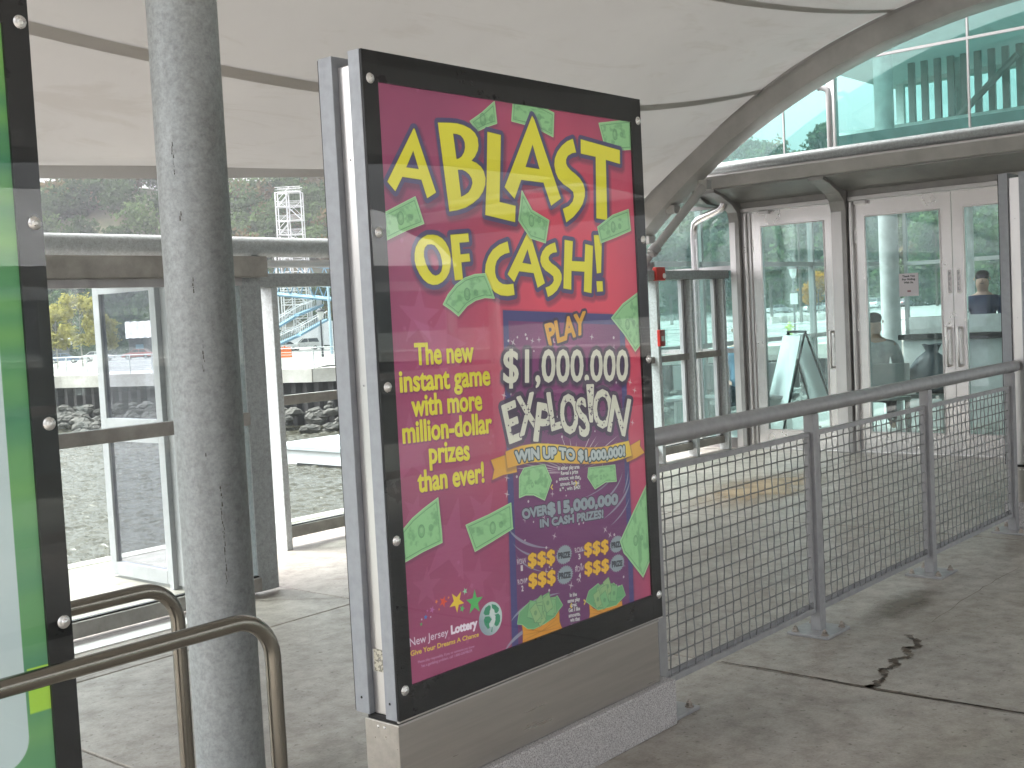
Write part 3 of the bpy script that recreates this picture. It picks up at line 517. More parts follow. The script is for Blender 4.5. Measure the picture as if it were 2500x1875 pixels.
# river
def water_mat():
    m, t, o = nodes('river_water'); p = t.nodes.new('ShaderNodeBsdfPrincipled'); t.links.new(p.outputs[0], o.inputs[0])
    p.inputs['Base Color'].default_value = (.06, .055, .04, 1); p.inputs['Roughness'].default_value = .06; p.inputs['IOR'].default_value = 1.33
    g = t.nodes.new('ShaderNodeNewGeometry'); mp = t.nodes.new('ShaderNodeMapping'); mp.inputs['Rotation'].default_value = (0, 0, R(-52)); mp.inputs['Scale'].default_value = (1.0, .42, 1); t.links.new(g.outputs['Position'], mp.inputs[0])
    def nn(sc, d, di):
        n = t.nodes.new('ShaderNodeTexNoise'); n.inputs['Scale'].default_value = sc; n.inputs['Detail'].default_value = d; n.inputs['Roughness'].default_value = .55; n.inputs['Distortion'].default_value = di
        t.links.new(mp.outputs[0], n.inputs['Vector']); return n.outputs['Fac']
    a = t.nodes.new('ShaderNodeMath'); a.operation = 'ADD'; b = t.nodes.new('ShaderNodeMath'); b.operation = 'MULTIPLY'; b.inputs[1].default_value = .28
    t.links.new(nn(5.5, 3, .6), b.inputs[0]); t.links.new(nn(1.7, 3, .8), a.inputs[0]); t.links.new(b.outputs[0], a.inputs[1])
    t.links.new(bump(t, a.outputs[0], 1.0, .12), p.inputs['Normal']); return m
WZ = -4.2
mb = MB(); mb.add([(-600, -700, WZ), (600, -700, WZ), (600, 500, WZ), (-600, 500, WZ)], [(0, 1, 2, 3)]); M_water = water_mat(); mb.build('water', M_water, kind='structure', fix=False)

# far bank: ground rising to a wooded cliff
FH = Vector((math.cos(YAW), math.sin(YAW), 0)); RH = Vector((math.sin(YAW), -math.cos(YAW), 0))
def ripples():
    n1, n2 = 620, 300; d = np.linspace(22, 82, n1)[:, None]; tt = np.linspace(-.50, -.06, n2)[None]; l = d*tt; X = FH.x*d+RH.x*l; Y = FH.y*d+RH.y*l; Z = np.zeros_like(X); g = np.random.default_rng(4)
    for i in range(70):
        lam = .17+.62*g.random()**1.4; az = R(58)+g.normal()*R(34); k = 2*math.pi/lam; Z += (.056*lam/6.28)*np.sin(k*(X*math.cos(az)+Y*math.sin(az))+g.uniform(0, 6.28)+.6*np.sin(.35*X+i)+.5*np.sin(.28*Y-i))
    V = np.stack([X, Y, Z+WZ+.10], -1).reshape(-1, 3); a = (np.arange(n1-1)[:, None]*n2+np.arange(n2-1)[None]).ravel(); F = np.stack([a, a+n2, a+n2+1, a+1], -1)
    me = bpy.data.meshes.new('water_ripples'); me.vertices.add(len(V)); me.vertices.foreach_set('co', V.astype(np.float32).ravel()); me.loops.add(F.size); me.loops.foreach_set('vertex_index', F.astype(np.int32).ravel()); me.polygons.add(len(F)); me.polygons.foreach_set('loop_start', np.arange(0, F.size, 4, dtype=np.int32)); me.polygons.foreach_set('loop_total', np.full(len(F), 4, np.int32)); me.polygons.foreach_set('use_smooth', np.ones(len(F), bool)); me.update(); me.flip_normals()
    me.materials.append(M_water); o = bpy.data.objects.new('water_ripples', me); COL.objects.link(o); o['kind'] = 'structure'
ripples()
def P2(d, l): v = FH*d+RH*l; return v.x, v.y
SHORE = [(-60, 330), (10, 150), (27, 104), (39.4, 72.2), (43.6, 52.3), (52, 42), (60, 30), (63, 10), (66, -40), (70, -200)]
def shore_x(y):
    for (x0, y0), (x1, y1) in zip(SHORE, SHORE[1:]):
        if y1 <= y <= y0: return x1+(x0-x1)*(y-y1)/(y0-y1)
    return 70
def sm(t): t = max(0, min(1, t)); return t*t*(3-2*t)
def ground_z(x, y):
    d = x*FH.x+y*FH.y; l = x*RH.x+y*RH.y; g = -.85+sm((d-75)/90)*(-1.15+1.7*sm((l+20)/70)); h = sm((d-222)/78)*(35.5+3*math.sin(l*.05)+2*math.sin(l*.13+1))
    return g+h
mb = MB(); N1, N2 = 90, 70; ys = [330-i*(530/N1) for i in range(N1+1)]
for y in ys:
    x0 = shore_x(y)+1.2
    for j in range(N2+1):
        x = x0+(j/N2)**1.3*(520-x0); mb.v.append((x, y, ground_z(x, y) if j else -.85))
for i in range(N1):
    for j in range(N2): k = i*(N2+1)+j; mb.f.append((k, k+N2+1, k+N2+2, k+1))
def terrain_mat():
    m, t, o = nodes('bank_ground'); p = t.nodes.new('ShaderNodeBsdfPrincipled'); p.inputs['Roughness'].default_value = .95; t.links.new(p.outputs[0], o.inputs[0])
    g = t.nodes.new('ShaderNodeNewGeometry'); s_ = t.nodes.new('ShaderNodeSeparateXYZ'); t.links.new(g.outputs['Position'], s_.inputs[0])
    asph = ramp(t, noise(t, .4, 5), [(.3, (.20, .20, .195)), (.7, (.30, .295, .28))]); grn = ramp(t, noise(t, .25, 5), [(.35, (.05, .06, .03)), (.65, (.11, .10, .06))])
    f = ramp(t, s_.outputs[2], [(.0, (0, 0, 0)), (1, (1, 1, 1))]); mr = t.nodes.new('ShaderNodeMapRange'); mr.inputs[1].default_value = 1; mr.inputs[2].default_value = 3; t.links.new(s_.outputs[2], mr.inputs[0])
    t.links.new(mixc(t, asph, grn, mr.outputs[0]), p.inputs['Base Color']); return m
mb.build('terrain', terrain_mat(), kind='structure', fix=False, smooth='all')
# quay: pale cap beam, dark sheet piling, promenade strip
def strip(name, off0, off1, z0, z1, mat, parent=None, kind=None):
    m = MB()
    for (x0, y0), (x1, y1) in zip(SHORE[1:], SHORE[2:]):
        d = Vector((x1-x0, y1-y0)).normalized(); n = Vector((-d.y, d.x)); n = n if n.x > 0 else -n
        a0 = (x0+n.x*off0, y0+n.y*off0); b0 = (x1+n.x*off0, y1+n.y*off0); a1 = (x0+n.x*off1, y0+n.y*off1); b1 = (x1+n.x*off1, y1+n.y*off1)
        m.hexa([(*a0, z0), (*b0, z0), (*b1, z0), (*a1, z0), (*a0, z1), (*b0, z1), (*b1, z1), (*a1, z1)])
    return m.build(name, mat, parent, kind=kind)
M_cap = pbr('quay_cap_concrete', (.60, .575, .54), .7, 0, .22, .7, col2=(.40, .37, .33), bumps=(6, .3, .03))
M_pile = pbr('sheet_pile_steel', (.085, .075, .075), .8, .1, .5, .6, col2=(.035, .03, .032), stretch=(1, 1, .12))
quay = thing('quay_wall', 'concrete capped sheet pile quay wall along the far river bank', 'quay wall', (43.6, 52.3, WZ))
strip('cap_beam', -.15, 4.2, -1.62, -.84, M_cap, quay)
mb = MB()
for (x0, y0), (x1, y1) in zip(SHORE[1:], SHORE[2:]):
    L = math.hypot(x1-x0, y1-y0); n = max(1, int(L/.8)); d = Vector((x1-x0, y1-y0)).normalized(); nn_ = Vector((-d.y, d.x)); nn_ = nn_ if nn_.x > 0 else -nn_
    for i in range(n):
        for (ta, tb, oa, ob) in ((0, .3, .05, .05), (.3, .5, .05, .4), (.5, .8, .4, .4), (.8, 1, .4, .05)):
            pa = (x0+(x1-x0)*(i+ta)/n+nn_.x*oa, y0+(y1-y0)*(i+ta)/n+nn_.y*oa); pb = (x0+(x1-x0)*(i+tb)/n+nn_.x*ob, y0+(y1-y0)*(i+tb)/n+nn_.y*ob)
            mb.add([(*pa, WZ-1), (*pb, WZ-1), (*pb, -1.61), (*pa, -1.61)], [(0, 1, 2, 3)])
mb.build('sheet_piling', M_pile, quay, fix=False, kind='stuff')
# riprap
M_rock = pbr('riprap_rock', (.115, .105, .095), .9, 0, .45, 1.2, col2=(.04, .038, .035), bumps=(3, .6, .08))
def rock(mb, c, r, rs):
    vs = []; n = 7
    for k, (zz, rr_) in enumerate(((-.6, .6), (-.1, 1.0), (.35, .85), (.7, .35))):
        for j in range(n): q = 2*math.pi*j/n+k*.4; f = rr_*rs.uniform(.75, 1.2)*r; vs.append((c[0]+f*math.cos(q)*1.2, c[1]+f*math.sin(q), c[2]+zz*r*.8+rs.uniform(-.1, .1)*r))
    fs = [(k*n+j, k*n+(j+1) % n, (k+1)*n+(j+1) % n, (k+1)*n+j) for k in range(3) for j in range(n)]+[tuple(3*n+j for j in range(n))]
    mb.add(vs, fs)
rs = random.Random(3); mb = MB()
for (x0, y0), (x1, y1) in zip(SHORE[1:-1], SHORE[2:]):
    L = math.hypot(x1-x0, y1-y0); d = Vector((x1-x0, y1-y0)).normalized(); nn_ = Vector((-d.y, d.x)); nn_ = nn_ if nn_.x > 0 else -nn_
    if L > 120: L = 120
    for i in range(int(L*10)):
        t = rs.random(); o_ = rs.random()**.8*4.2; r = rs.uniform(.18, .48); p = (x0+(x1-x0)*t-nn_.x*(o_+.1), y0+(y1-y0)*t-nn_.y*(o_+.1), WZ+1.35*(1-o_/4.4)+rs.uniform(-.1, .25)); rock(mb, p, r, rs)
mb.build('riprap_rubble', M_rock, kind='stuff')
# quay railing
M_palerail = pbr('pale_rail', (.62, .64, .64), .5, .2, .1, 3)
qr = thing('quay_railing', 'pale metal railing with wide posts on top of the far quay', 'railing', (43.6, 52.3, -.84))
trs, prs = MB(), 0
for (x0, y0), (x1, y1) in zip(SHORE[1:-1], SHORE[2:]):
    d = Vector((x1-x0, y1-y0)).normalized(); n = Vector((-d.y, d.x)); n = n if n.x > 0 else -n; o_ = n*.35; L = math.hypot(x1-x0, y1-y0)
    a = Vector((x0+o_.x, y0+o_.y, 0)); b = Vector((x1+o_.x, y1+o_.y, 0))
    for z, r in ((.32, .035), (-.05, .012), (-.3, .012), (-.55, .012), (.1, .012)): trs.tube([(a.x, a.y, z), (b.x, b.y, z)], r, 6)
    if L < 130:
        for i in range(int(L/1.9)):
            p = a+(b-a)*(i*1.9/L); MB().tube([(p.x, p.y, -.84), (p.x, p.y, .32)], .035, 6).build('post', M_palerail, qr)
trs.build('rail_bars', M_palerail, qr)

# ------------------------------------------------------------------ canopy
AC, AZ, AR = 2.757, -2.16, 6.29        # circle of the arch: centre y, z, outer radius
XA = 10.2; BAY = 10.4
def edge_yz(u):                        # u: -5.2 .. 5.2 along a bay, canopy edge on the river side
    d = u-1.2; z = 2.67-.14*abs(d/4)**2 if d > 0 else 2.67-.36*(abs(d)/6.4)**1.05
    return 6.62+.42*(d/4)**2*(1 if d > 0 else .35), z
def canopy_z(u, yy):
    ye, ze = edge_yz(u); t = abs(yy-AC); ts = [0, 4.218-AC, 5.515-AC, ye-AC]; zs = [3.68+.0166*u*u, 3.51+.0174*u*u, 2.93+.021*u*u, ze]
    T = [a*a for a in ts]; q = t*t; z = 0
    for i in range(4):
        l = 1
        for j in range(4):
            if i != j: l *= (q-T[j])/(T[i]-T[j])
        z += l*zs[i]
    return z
canopy = thing('tensile_canopy', 'pale stretched fabric canopy over the whole walkway', 'canopy', (5, AC, 4))
def canopy_bay(cx):
    NU, NV = 56, 48; mb = MB()
    for i in range(NU+1):
        u = -5.2+10.4*i/NU; ye, _ = edge_yz(u)
        for j in range(NV+1):
            s_ = -1+2*j/NV; yy = AC+s_*(ye-AC); mb.v.append((cx+u, yy, canopy_z(u, yy)))
    for i in range(NU):
        for j in range(NV): k = i*(NV+1)+j; mb.f.append((k, k+1, k+NV+2, k+NV+1))
    mb.build('membrane', M_fabric, canopy, smooth='all', fix=False)
    for y0, wd in ((5.515, .036), (4.218, .036), (2*AC-5.515, .036), (2*AC-4.218, .036), (AC, .036)):
        m = MB(); 
        for i in range(81):
            u = -5.2+10.4*i/80
            for dy in (-wd, wd): m.v.append((cx+u, y0+dy, canopy_z(u, y0+dy)-.006))
        m.f = [(2*i, 2*i+1, 2*i+3, 2*i+2) for i in range(80)]; m.build('seam', M_seam, canopy, smooth='all', fix=False)
    for sg in (1, -1):
        m = MB()
        for i in range(61):
            u = -5.2+10.4*i/60; ye, ze = edge_yz(u); y_ = AC+sg*(ye-AC)
            m.v += [(cx+u, y_-sg*.012, ze+.0), (cx+u, y_+sg*.02, ze-.078+.004*math.sin(u*3))]
        m.f = [(2*i, 2*i+1, 2*i+3, 2*i+2) for i in range(60)]; m.build('edge_cuff', M_seam, canopy, smooth='all', fix=False)
canopy_bay(5.0)
def arch(x, label):
    t = thing('arch_beam', label, 'arch', (x, AC, 0), 'steel arches carrying the canopy'); mb = MB(); n = 72; a0 = R(46.5)
    for i in range(n+1):
        a = -a0+2*a0*i/n
        for r, xx in ((AR, x), (AR-.20, x), (AR-.225, x+.05), (AR-.225, x+.20), (AR-.03, x+.2)): mb.v.append((xx, AC+r*math.sin(a), AZ+r*math.cos(a)))
    for i in range(n):
        for j in range(5): mb.f.append((i*5+j, i*5+(j+1) % 5, (i+1)*5+(j+1) % 5, (i+1)*5+j))
    mb.f += [(0, 1, 2, 3, 4), tuple(n*5+j for j in (4, 3, 2, 1, 0))]
    mb.build('arch_rib', M_archgrey, t, smooth=True)
    m = MB()
    for i in range(n+1):
        a = -a0+2*a0*i/n
        for r, xx in ((AR+.012, x-.02), (AR-.02, x-.02)): m.v.append((xx, AC+r*math.sin(a), AZ+r*math.cos(a)))
    m.f = [(2*i, 2*i+1, 2*i+3, 2*i+2) for i in range(n)]; m.build('clamp_strip', M_frame, t, fix=False)
    for sg in (1, -1):
        y_ = AC+sg*(AR-.1)*math.sin(a0); MB().tube([(x+.11, y_, 0), (x+.11, y_, AZ+(AR-.1)*math.cos(a0)+.05)], .09, 16).build('foot_post', M_galv, t, smooth=True)
        for a in (R(39.5), R(43.5)):
            c = Vector((x+.1, AC+sg*(AR-.245)*math.sin(a), AZ+(AR-.245)*math.cos(a))); MB().box(c-Vector((.06, .05, .05)), c+Vector((.06, .05, .03))).build('lug', M_archgrey, t, bevel=.008)
    return t
arch(XA, 'grey steel arch sweeping up in front of the waiting room glass'); arch(XA-BAY, 'grey steel arch at the near end of the canopy bay')

# pillar
pc = (2.205, 3.165); t = thing('round_pillar', 'thick round galvanised steel pillar between the two poster cases', 'pillar', (*pc, 0))
m = MB(); m.tube([(*pc, 0), (*pc, canopy_z(pc[0]-5, pc[1])-.02)], .107, 48); m.build('shaft', M_galv, t, smooth=True)
m = MB(); m.box((pc[0]-.2, pc[1]-.2, 0), (pc[0]+.2, pc[1]+.2, .02)); m.build('base_plate', M_galv, t, bevel=.003)
M_scr = pbr('scratch_rust', (.07, .06, .05), .8)
for z0, z1, a0, seed in ((1.98, 2.07, 205, 1), (1.84, 1.87, 212, 2), (1.38, 1.47, 233, 3), (.72, 1.02, 247, 4), (1.12, 1.14, 226, 5), (1.62, 1.66, 225, 6)):
    q = random.Random(seed); m = MB(); z = z0; a = R(a0)
    while z < z1:
        h = q.uniform(.004, .016); wd = q.uniform(.006, .02); aa = a+q.uniform(-.03, .03); r = .1078
        m.add([(pc[0]+r*math.cos(aa-wd), pc[1]+r*math.sin(aa-wd), z), (pc[0]+r*math.cos(aa+wd), pc[1]+r*math.sin(aa+wd), z+.001), (pc[0]+r*math.cos(aa+wd*.6), pc[1]+r*math.sin(aa+wd*.6), z+h), (pc[0]+r*math.cos(aa-wd*.7), pc[1]+r*math.sin(aa-wd*.7), z+h)], [(0, 1, 2, 3)]); z += h*q.uniform(.9, 1.8)
    m.build('scratch', M_scr, t, fix=False, kind='stuff')

# ------------------------------------------------------------------ poster display cases
def display_case(x0, mat, label, rear=True):
    t = thing('display_case', label, 'poster case', (x0+.655, 2.46, 0), 'freestanding poster display cases')
    X1 = x0+1.31
    B((x0-.004, 2.352, 0), (x0+1.347, 2.565, .166)).build('plinth', M_granite, t, bevel=.004)
    B((x0+.006, 2.382, .1665), (x0+1.293, 2.519, .388)).build('base_panel', M_stain, t, bevel=.002)
    B((x0+.012, 2.39, .385), (x0+1.287, 2.51, .402)).build('shadow_gap', M_gap, t)
    B((x0+.02, 2.4237, .402), (x0+1.29, 2.4903, 2.205)).build('core_column', M_alu, t, bevel=.003)
    m = MB().box((x0, 2.379, .402), (x0+.0175, 2.423, 2.235)).box((X1-.0175, 2.379, .402), (X1, 2.423, 2.235)).box((x0+.0178, 2.379, 2.217), (X1-.0178, 2.423, 2.235)).box((x0+.0178, 2.379, .402), (X1-.0178, 2.423, .420)).box((x0+.018, 2.386, .4205), (X1-.018, 2.4225, 2.2165))
    m.build('front_casing', M_grey, t)
    m = MB().box((x0, 2.491, .402), (X1, 2.547, 2.235)); m.build('rear_casing', M_grey, t, bevel=.002)
    B((x0+.003, 2.5475, .405), (X1-.003, 2.552, 2.232)).build('rear_glass', M_blackg, t)
    bx0, bx1, bz0, bz1 = x0+.057, x0+1.253, .490, 2.152
    m = MB()
    m.box((x0+.001, 2.3705, .403), (bx0, 2.3785, 2.234)).box((bx1, 2.3705, .403), (X1-.001, 2.3785, 2.234)).box((bx0+.0005, 2.3705, bz1), (bx1-.0005, 2.3785, 2.234)).box((bx0+.0005, 2.3705, .403), (bx1-.0005, 2.3785, bz0))
    m.build('black_border', M_blackg, t)
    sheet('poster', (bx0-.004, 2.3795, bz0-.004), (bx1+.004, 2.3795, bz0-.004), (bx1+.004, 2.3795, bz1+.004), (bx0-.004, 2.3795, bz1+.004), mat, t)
    mb = MB(); mb.add([(x0+.001, 2.3695, .403), (X1-.001, 2.3695, .403), (X1-.001, 2.3695, 2.234), (x0+.001, 2.3695, 2.234)], [(0, 1, 2, 3)]); mb.build('glass_pane', M_sign_glass, t, fix=False)
    B((x0, 2.3705, .3975), (X1, 2.380, .4022)).build('lower_lip', M_alu, t); B((x0+.004, 2.3795, .384), (x0+1.295, 2.3815, .3905)).build('edge_highlight', M_alu, t)  # bright strip on the base panel's top edge stands in for a highlight
    for xx in (x0+.027, x0+1.290):
        for z in (2.158, 1.745, 1.325, .902, .484):
            b = MB().dome((xx, 2.3690, z), (0, -1, 0), .0145, .006, 18, 4).build('bolt', M_bolt, t, smooth='all')
            MB().dome((xx, 2.3655, z), (0, -1, 0), .0085, .0045, 14, 3).build('bolt_cap', M_bolt, b, smooth='all')
    for z in (1.95, 1.33, .56): MB().dome((x0+.0195, 2.457, z), (-1, 0, 0), .003, .002, 8, 2).build('screw', M_frame, t)
    for y_ in (2.405, 2.52): MB().dome((x0-.0003, y_, .447), (-1, 0, 0), .004, .002, 10, 2).build('screw', M_gap, t)
    for y_ in (2.438, 2.463): MB().dome((x0+.0055, y_, .372-.0), (-1, 0, 0), .005, .003, 10, 3).build('screw', M_bolt, t, smooth='all')
    return t
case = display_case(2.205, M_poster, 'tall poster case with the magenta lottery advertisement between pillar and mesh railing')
g_ = fbm(120, 80, 8, 4, 3); lab = np.repeat((.55+.25*(g_ > .5)[..., None]), 3, 2).astype(np.float32)*np.array([.95, .93, .85], np.float32); lab[:, :6] = .72; lab[:, -6:] = .72
sheet('rating_sticker', (2.2235, 2.484, .525), (2.2235, 2.4245, .525), (2.2235, 2.4245, .588), (2.2235, 2.484, .588), image_material('sticker_print', lab, .5), case)
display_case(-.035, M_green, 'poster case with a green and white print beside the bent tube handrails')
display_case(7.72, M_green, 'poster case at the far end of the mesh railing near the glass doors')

# ------------------------------------------------------------------ tube handrails round the left case
def handrail(y, label):
    t = thing('tube_handrail', label, 'handrail', (1.0, y, 0), 'bent tube handrails beside the green poster case'); r = .019; z = .846; x1 = 1.668 if y < 2.5 else 1.745; q = .10; pts = [(-.7, y, 0), (-.7, y, z-q)]
    for i in range(1, 9): a = R(i*90/8); pts.append((-.7+q-q*math.cos(a), y, z-q+q*math.sin(a)))
    for i in range(1, 30): pts.append((-.6+(x1-q+.6)*i/30, y, z))
    for i in range(0, 9): a = R(i*90/8); pts.append((x1-q+q*math.sin(a), y, z-q+q*math.cos(a)))
    pts.append((x1, y, 0)); MB().tube(pts, r, 20).build('tube', M_tube, t, smooth=True)
    for xx in (-.7, x1): MB().tube([(xx, y, 0), (xx, y, .012)], .045, 20).build('flange', M_tube, t, smooth=True)
handrail(2.205, 'brushed tube handrail passing in front of the green poster case'); handrail(2.70, 'brushed tube handrail running behind the green poster case')

# ------------------------------------------------------------------ mesh guard railing
rail = thing('guard_railing', 'grey guard railing with woven wire mesh panels and round top rail', 'railing', (5.6, 2.47, 0))
PX = [3.62, 4.915, 6.25, 7.60]
MB().tube([(3.53, 2.47, 1.026), (7.70, 2.47, 1.030)], .035, 24).build('top_rail', M_railgrey, rail, smooth=True)
for x in PX:
    p = B((x-.028, 2.445, .012), (x+.028, 2.495, .995)).build('post', M_railgrey, rail, bevel=.003)
    B((x-.115, 2.37, 0), (x+.115, 2.57, .0125)).build('base_plate', M_railgrey, p, bevel=.002)
    for dx in (-.085, .085):
        for dy in (-.072, .072):
            m = MB().tube([(x+dx, 2.47+dy, .0126), (x+dx, 2.47+dy, .017)], .017, 14).tube([(x+dx, 2.47+dy, .017), (x+dx, 2.47+dy, .030)], .0125, 6).dome((x+dx, 2.47+dy, .030), (0, 0, 1), .008, .010, 10, 3)
            m.build('anchor_nut', M_rust, p)
for k in range(3):
    a, b = PX[k]+.030, PX[k+1]-.030; m = MB(); zt, zb = .915, .095; f = .022
    m.box((a, 2.462, zb), (b, 2.482, zb+f)).box((a, 2.462, zt-f), (b, 2.482, zt)).box((a, 2.462, zb+f+.0005), (a+f, 2.482, zt-f-.0005)).box((b-f, 2.462, zb+f+.0005), (b, 2.482, zt-f-.0005))
    m.box((a, 2.4825, zb), (b, 2.486, zb+.04)); m.build('panel_frame', M_railgrey, rail, bevel=.0015)
    m = MB(); nv = 20; nh = 15; xs = [a+f+(b-a-2*f)*(i+.5)/nv for i in range(nv)]; zs = [zb+f+(zt-zb-2*f)*(j+.5)/nh for j in range(nh)]
    q = random.Random(k)
    for i, x in enumerate(xs):
        dx = q.uniform(-.004, .004); m.tube([(x+dx+(.0022 if (i+j) % 2 else -.0022), 2.472+(.003 if (i+j) % 2 else -.003), z) for j, z in enumerate([zb+f]+zs+[zt-f])], .0031, 4, caps=False)
    for j, z in enumerate(zs):
        dz = q.uniform(-.002, .002); m.tube([(x, 2.472+(-.003 if (i+j) % 2 else .003), z+dz+(.0015 if (i+j) % 2 else -.0015)) for i, x in enumerate([a+f]+xs+[b-f])], .0031, 4, caps=False)
    m.build('wire_mesh', M_wiregrey, rail)

# ------------------------------------------------------------------ glass windscreens on the river side
def post(parent, x, y, w=.05, d=.11, h=1.80, m=None):
    return B((x-w/2, y-d/2, 0), (x+w/2, y+d/2, h)).build('post', m or M_galv2, parent, bevel=.004)
M_rainrail = pbr('weathered_rail', (.34, .325, .30), .5, .3, .2, 6)
def pane(parent, x0, x1, y, z0, z1, m=None): return B((x0, y-.004, z0), (x1, y+.004, z1)).build('pane', m or M_clear, parent)
A_ = thing('glass_windscreen', 'long glass windscreen behind the pillar under the thick pipe', 'windscreen', (1.5, 5.5, 0), 'glass windscreens along the water side')
B((-4, 5.43, 1.795), (4.245, 5.56, 1.91)).build('top_rail', M_rainrail, A_, bevel=.006); B((-4, 5.47, 1.75), (4.09, 5.53, 1.794)).build('top_bead', M_frame, A_)
for x0, x1 in ((-4, -1.45), (-1.35, 1.25), (1.35, 4.09)):
    B((x0, 5.47, .965), (x1, 5.53, 1.038)).build('mid_rail', M_rainrail, A_, bevel=.004); B((x0, 5.46, .022), (x1, 5.54, .10)).build('bottom_rail', M_rainrail, A_, bevel=.004)
    B((x0, 5.485, .101), (x1, 5.515, .107)).build('gasket', M_gap, A_)
    pane(A_, x0+.002, x1-.002, 5.5, .1075, .9645); pane(A_, x0+.002, x1-.002, 5.5, 1.0385, 1.7495)
for x in (-1.4, 1.3): post(A_, x, 5.5, .09, .09, 1.794, M_galv)
B((4.092, 5.492, 0.012), (4.232, 5.503, 1.794)).build('end_plate', M_galv, A_, bevel=.002); B((4.092, 5.5035, .012), (4.105, 5.58, 1.794)).build('end_plate_return', M_galv, A_)
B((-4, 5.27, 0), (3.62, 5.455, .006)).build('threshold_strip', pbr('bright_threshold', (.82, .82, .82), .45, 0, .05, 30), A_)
S_ = thing('glass_windscreen', 'glass windscreen on pale posts beyond the poster case and up to the doors', 'windscreen', (8, 6.44, 0), 'glass windscreens along the water side')
BX = [5.03, 6.55, 8.1, 9.62, 10.24, 10.86]
B((4.90, 6.36, 1.779), (10.93, 6.50, 1.868)).build('top_rail', M_galv, S_, bevel=.005)
for x in BX: post(S_, x, 6.44, .05, .115, 1.778, M_galv2)
for i, (a, b) in enumerate(zip(BX, BX[1:])):
    a += .027; b -= .027
    B((a, 6.43, .978), (b, 6.49, 1.043)).build('mid_rail', M_rainrail, S_, bevel=.003); B((a, 6.43, .07), (b, 6.50, .147)).build('sill', M_rainrail, S_, bevel=.003)
    B((a, 6.445, .1475), (b, 6.475, .153)).build('gasket', M_gap, S_)
    for z0, z1 in ((.1535, .9775), (1.0435, 1.7785)):
        if b-a < 1:
            B((a, 6.445, z0), (a+.03, 6.485, z1)).build('stile', M_white, S_); B((b-.075, 6.445, z0), (b-.035, 6.485, z1)).build('stile', M_white, S_); B((b-.0345, 6.45, z0), (b-.018, 6.48, z1)).build('gasket', M_gap, S_); B((b-.0175, 6.445, z0), (b-.001, 6.485, z1)).build('stile', M_white, S_)
            pane(S_, a+.031, b-.076, 6.465, z0, z1)
        else: pane(S_, a+.001, b-.001, 6.465, z0, z1)
# folding glass gate leaf at the pier edge
G = thing('glass_gate', 'white framed glass gate leaves standing open beyond the windscreen', 'gate', (3.95, 6.4, 0))
def leaf(y0, y1, x):
    f = .07; z0, z1 = .02, 1.835; m = MB().box((x-.02, y0, z0), (x+.02, y0+f, z1)).box((x-.02, y1-f, z0), (x+.02, y1, z1)); 
    fr = m.build('leaf_frame', M_white, G, bevel=.004)
    B((x-.02, y0+f+.0005, z1-.07), (x+.02, y1-f-.0005, z1)).build('frame_rail', M_white, fr); B((x-.02, y0+f+.0005, .86), (x+.02, y1-f-.0005, 1.0)).build('frame_rail', M_white, fr); B((x-.02, y0+f+.0005, z0), (x+.02, y1-f-.0005, .10)).build('frame_rail', M_white, fr)
    for a, b in ((1.0005, z1-.0705), (.1005, .8595)): B((x-.004, y0+f+.001, a), (x+.004, y1-f-.001, b)).build('pane', M_smoke, fr)
leaf(6.09, 6.78, 3.95); leaf(5.60, 6.05, 3.95); B((3.90, 6.051, 0), (3.955, 6.089, 1.86)).build('hinge_post', M_white, G)
B((3.92, 6.06, 1.8615), (3.98, 6.80, 1.89)).build('head_cap', M_white, G, bevel=.006)
t = thing('horizontal_pipe', 'thick galvanised pipe running level above the windscreens', 'pipe', (3, 6.6, 2.04)); MB().tube([(-5, 6.6, 2.06), (9.3, 6.6, 2.06)], .068, 28).build('pipe', galvanised('pipe_galvanised', .5), t, smooth=True)
for x in (-3.5, 1.0, 5.03, 9.2): MB().tube([(x, 6.6, 0), (x, 6.6, 1.995)], .045, 14).build('support_leg', M_galv, t, smooth=True)
t = thing('thin_rail_tube', 'thin pale tube running just below the thick pipe', 'rail', (6, 6.5, 1.94)); MB().tube([(4.3, 6.52, 1.94), (9.3, 6.52, 1.94)], .026, 14).build('tube', M_palerail, t, smooth=True)
for x in (5.03, 8.1): B((x-.02, 6.5, 1.868), (x+.02, 6.54, 1.918)).build('saddle', M_palerail, t)

# unseen side, added only for reflections in the case glass: windscreen and vaulted shelter
O_ = thing('glass_windscreen', 'unseen glass windscreen on the opposite edge, added for reflections', 'windscreen', (4, -3.2, 0), 'glass windscreens along the water side')
for x in (-2, .2, 2.4, 4.6, 6.8, 9.0): post(O_, x, -3.2, .06, .11, 1.78, M_galv2)
B((-2.1, -3.28, 1.781), (9.1, -3.12, 1.87)).build('top_rail', M_galv, O_); 
for a, b in ((-2, .2), (.2, 2.4), (2.4, 4.6), (4.6, 6.8), (6.8, 9.0)):
    a += .032; b -= .032; B((a, -3.23, .98), (b, -3.17, 1.04)).build('mid_rail', M_rainrail, O_); B((a, -3.23, .07), (b, -3.17, .147)).build('sill', M_rainrail, O_); pane(O_, a, b, -3.2, .148, .979); pane(O_, a, b, -3.2, 1.041, 1.780)
t = thing('reflection_shelter', 'unseen white vaulted shelter added for reflections', 'shelter', (9, -13, 0)); m = MB()
for i in range(25):
    a = R(-62+124*i/24)
    for x in (4.0, 15.0): m.v.append((x, -13+4.2*math.sin(a), 1.2+2.6*math.cos(a)))
m.f = [(2*i, 2*i+1, 2*i+3, 2*i+2) for i in range(24)]; m.build('vault', M_roofwhite, t, fix=False, smooth='all')
for x in (4.2, 7.8, 11.4, 14.8):
    for y in (-16.7, -9.3): MB().tube([(x, y, -1), (x, y, 2.45)], .10, 10).build('post', M_palerail, t)
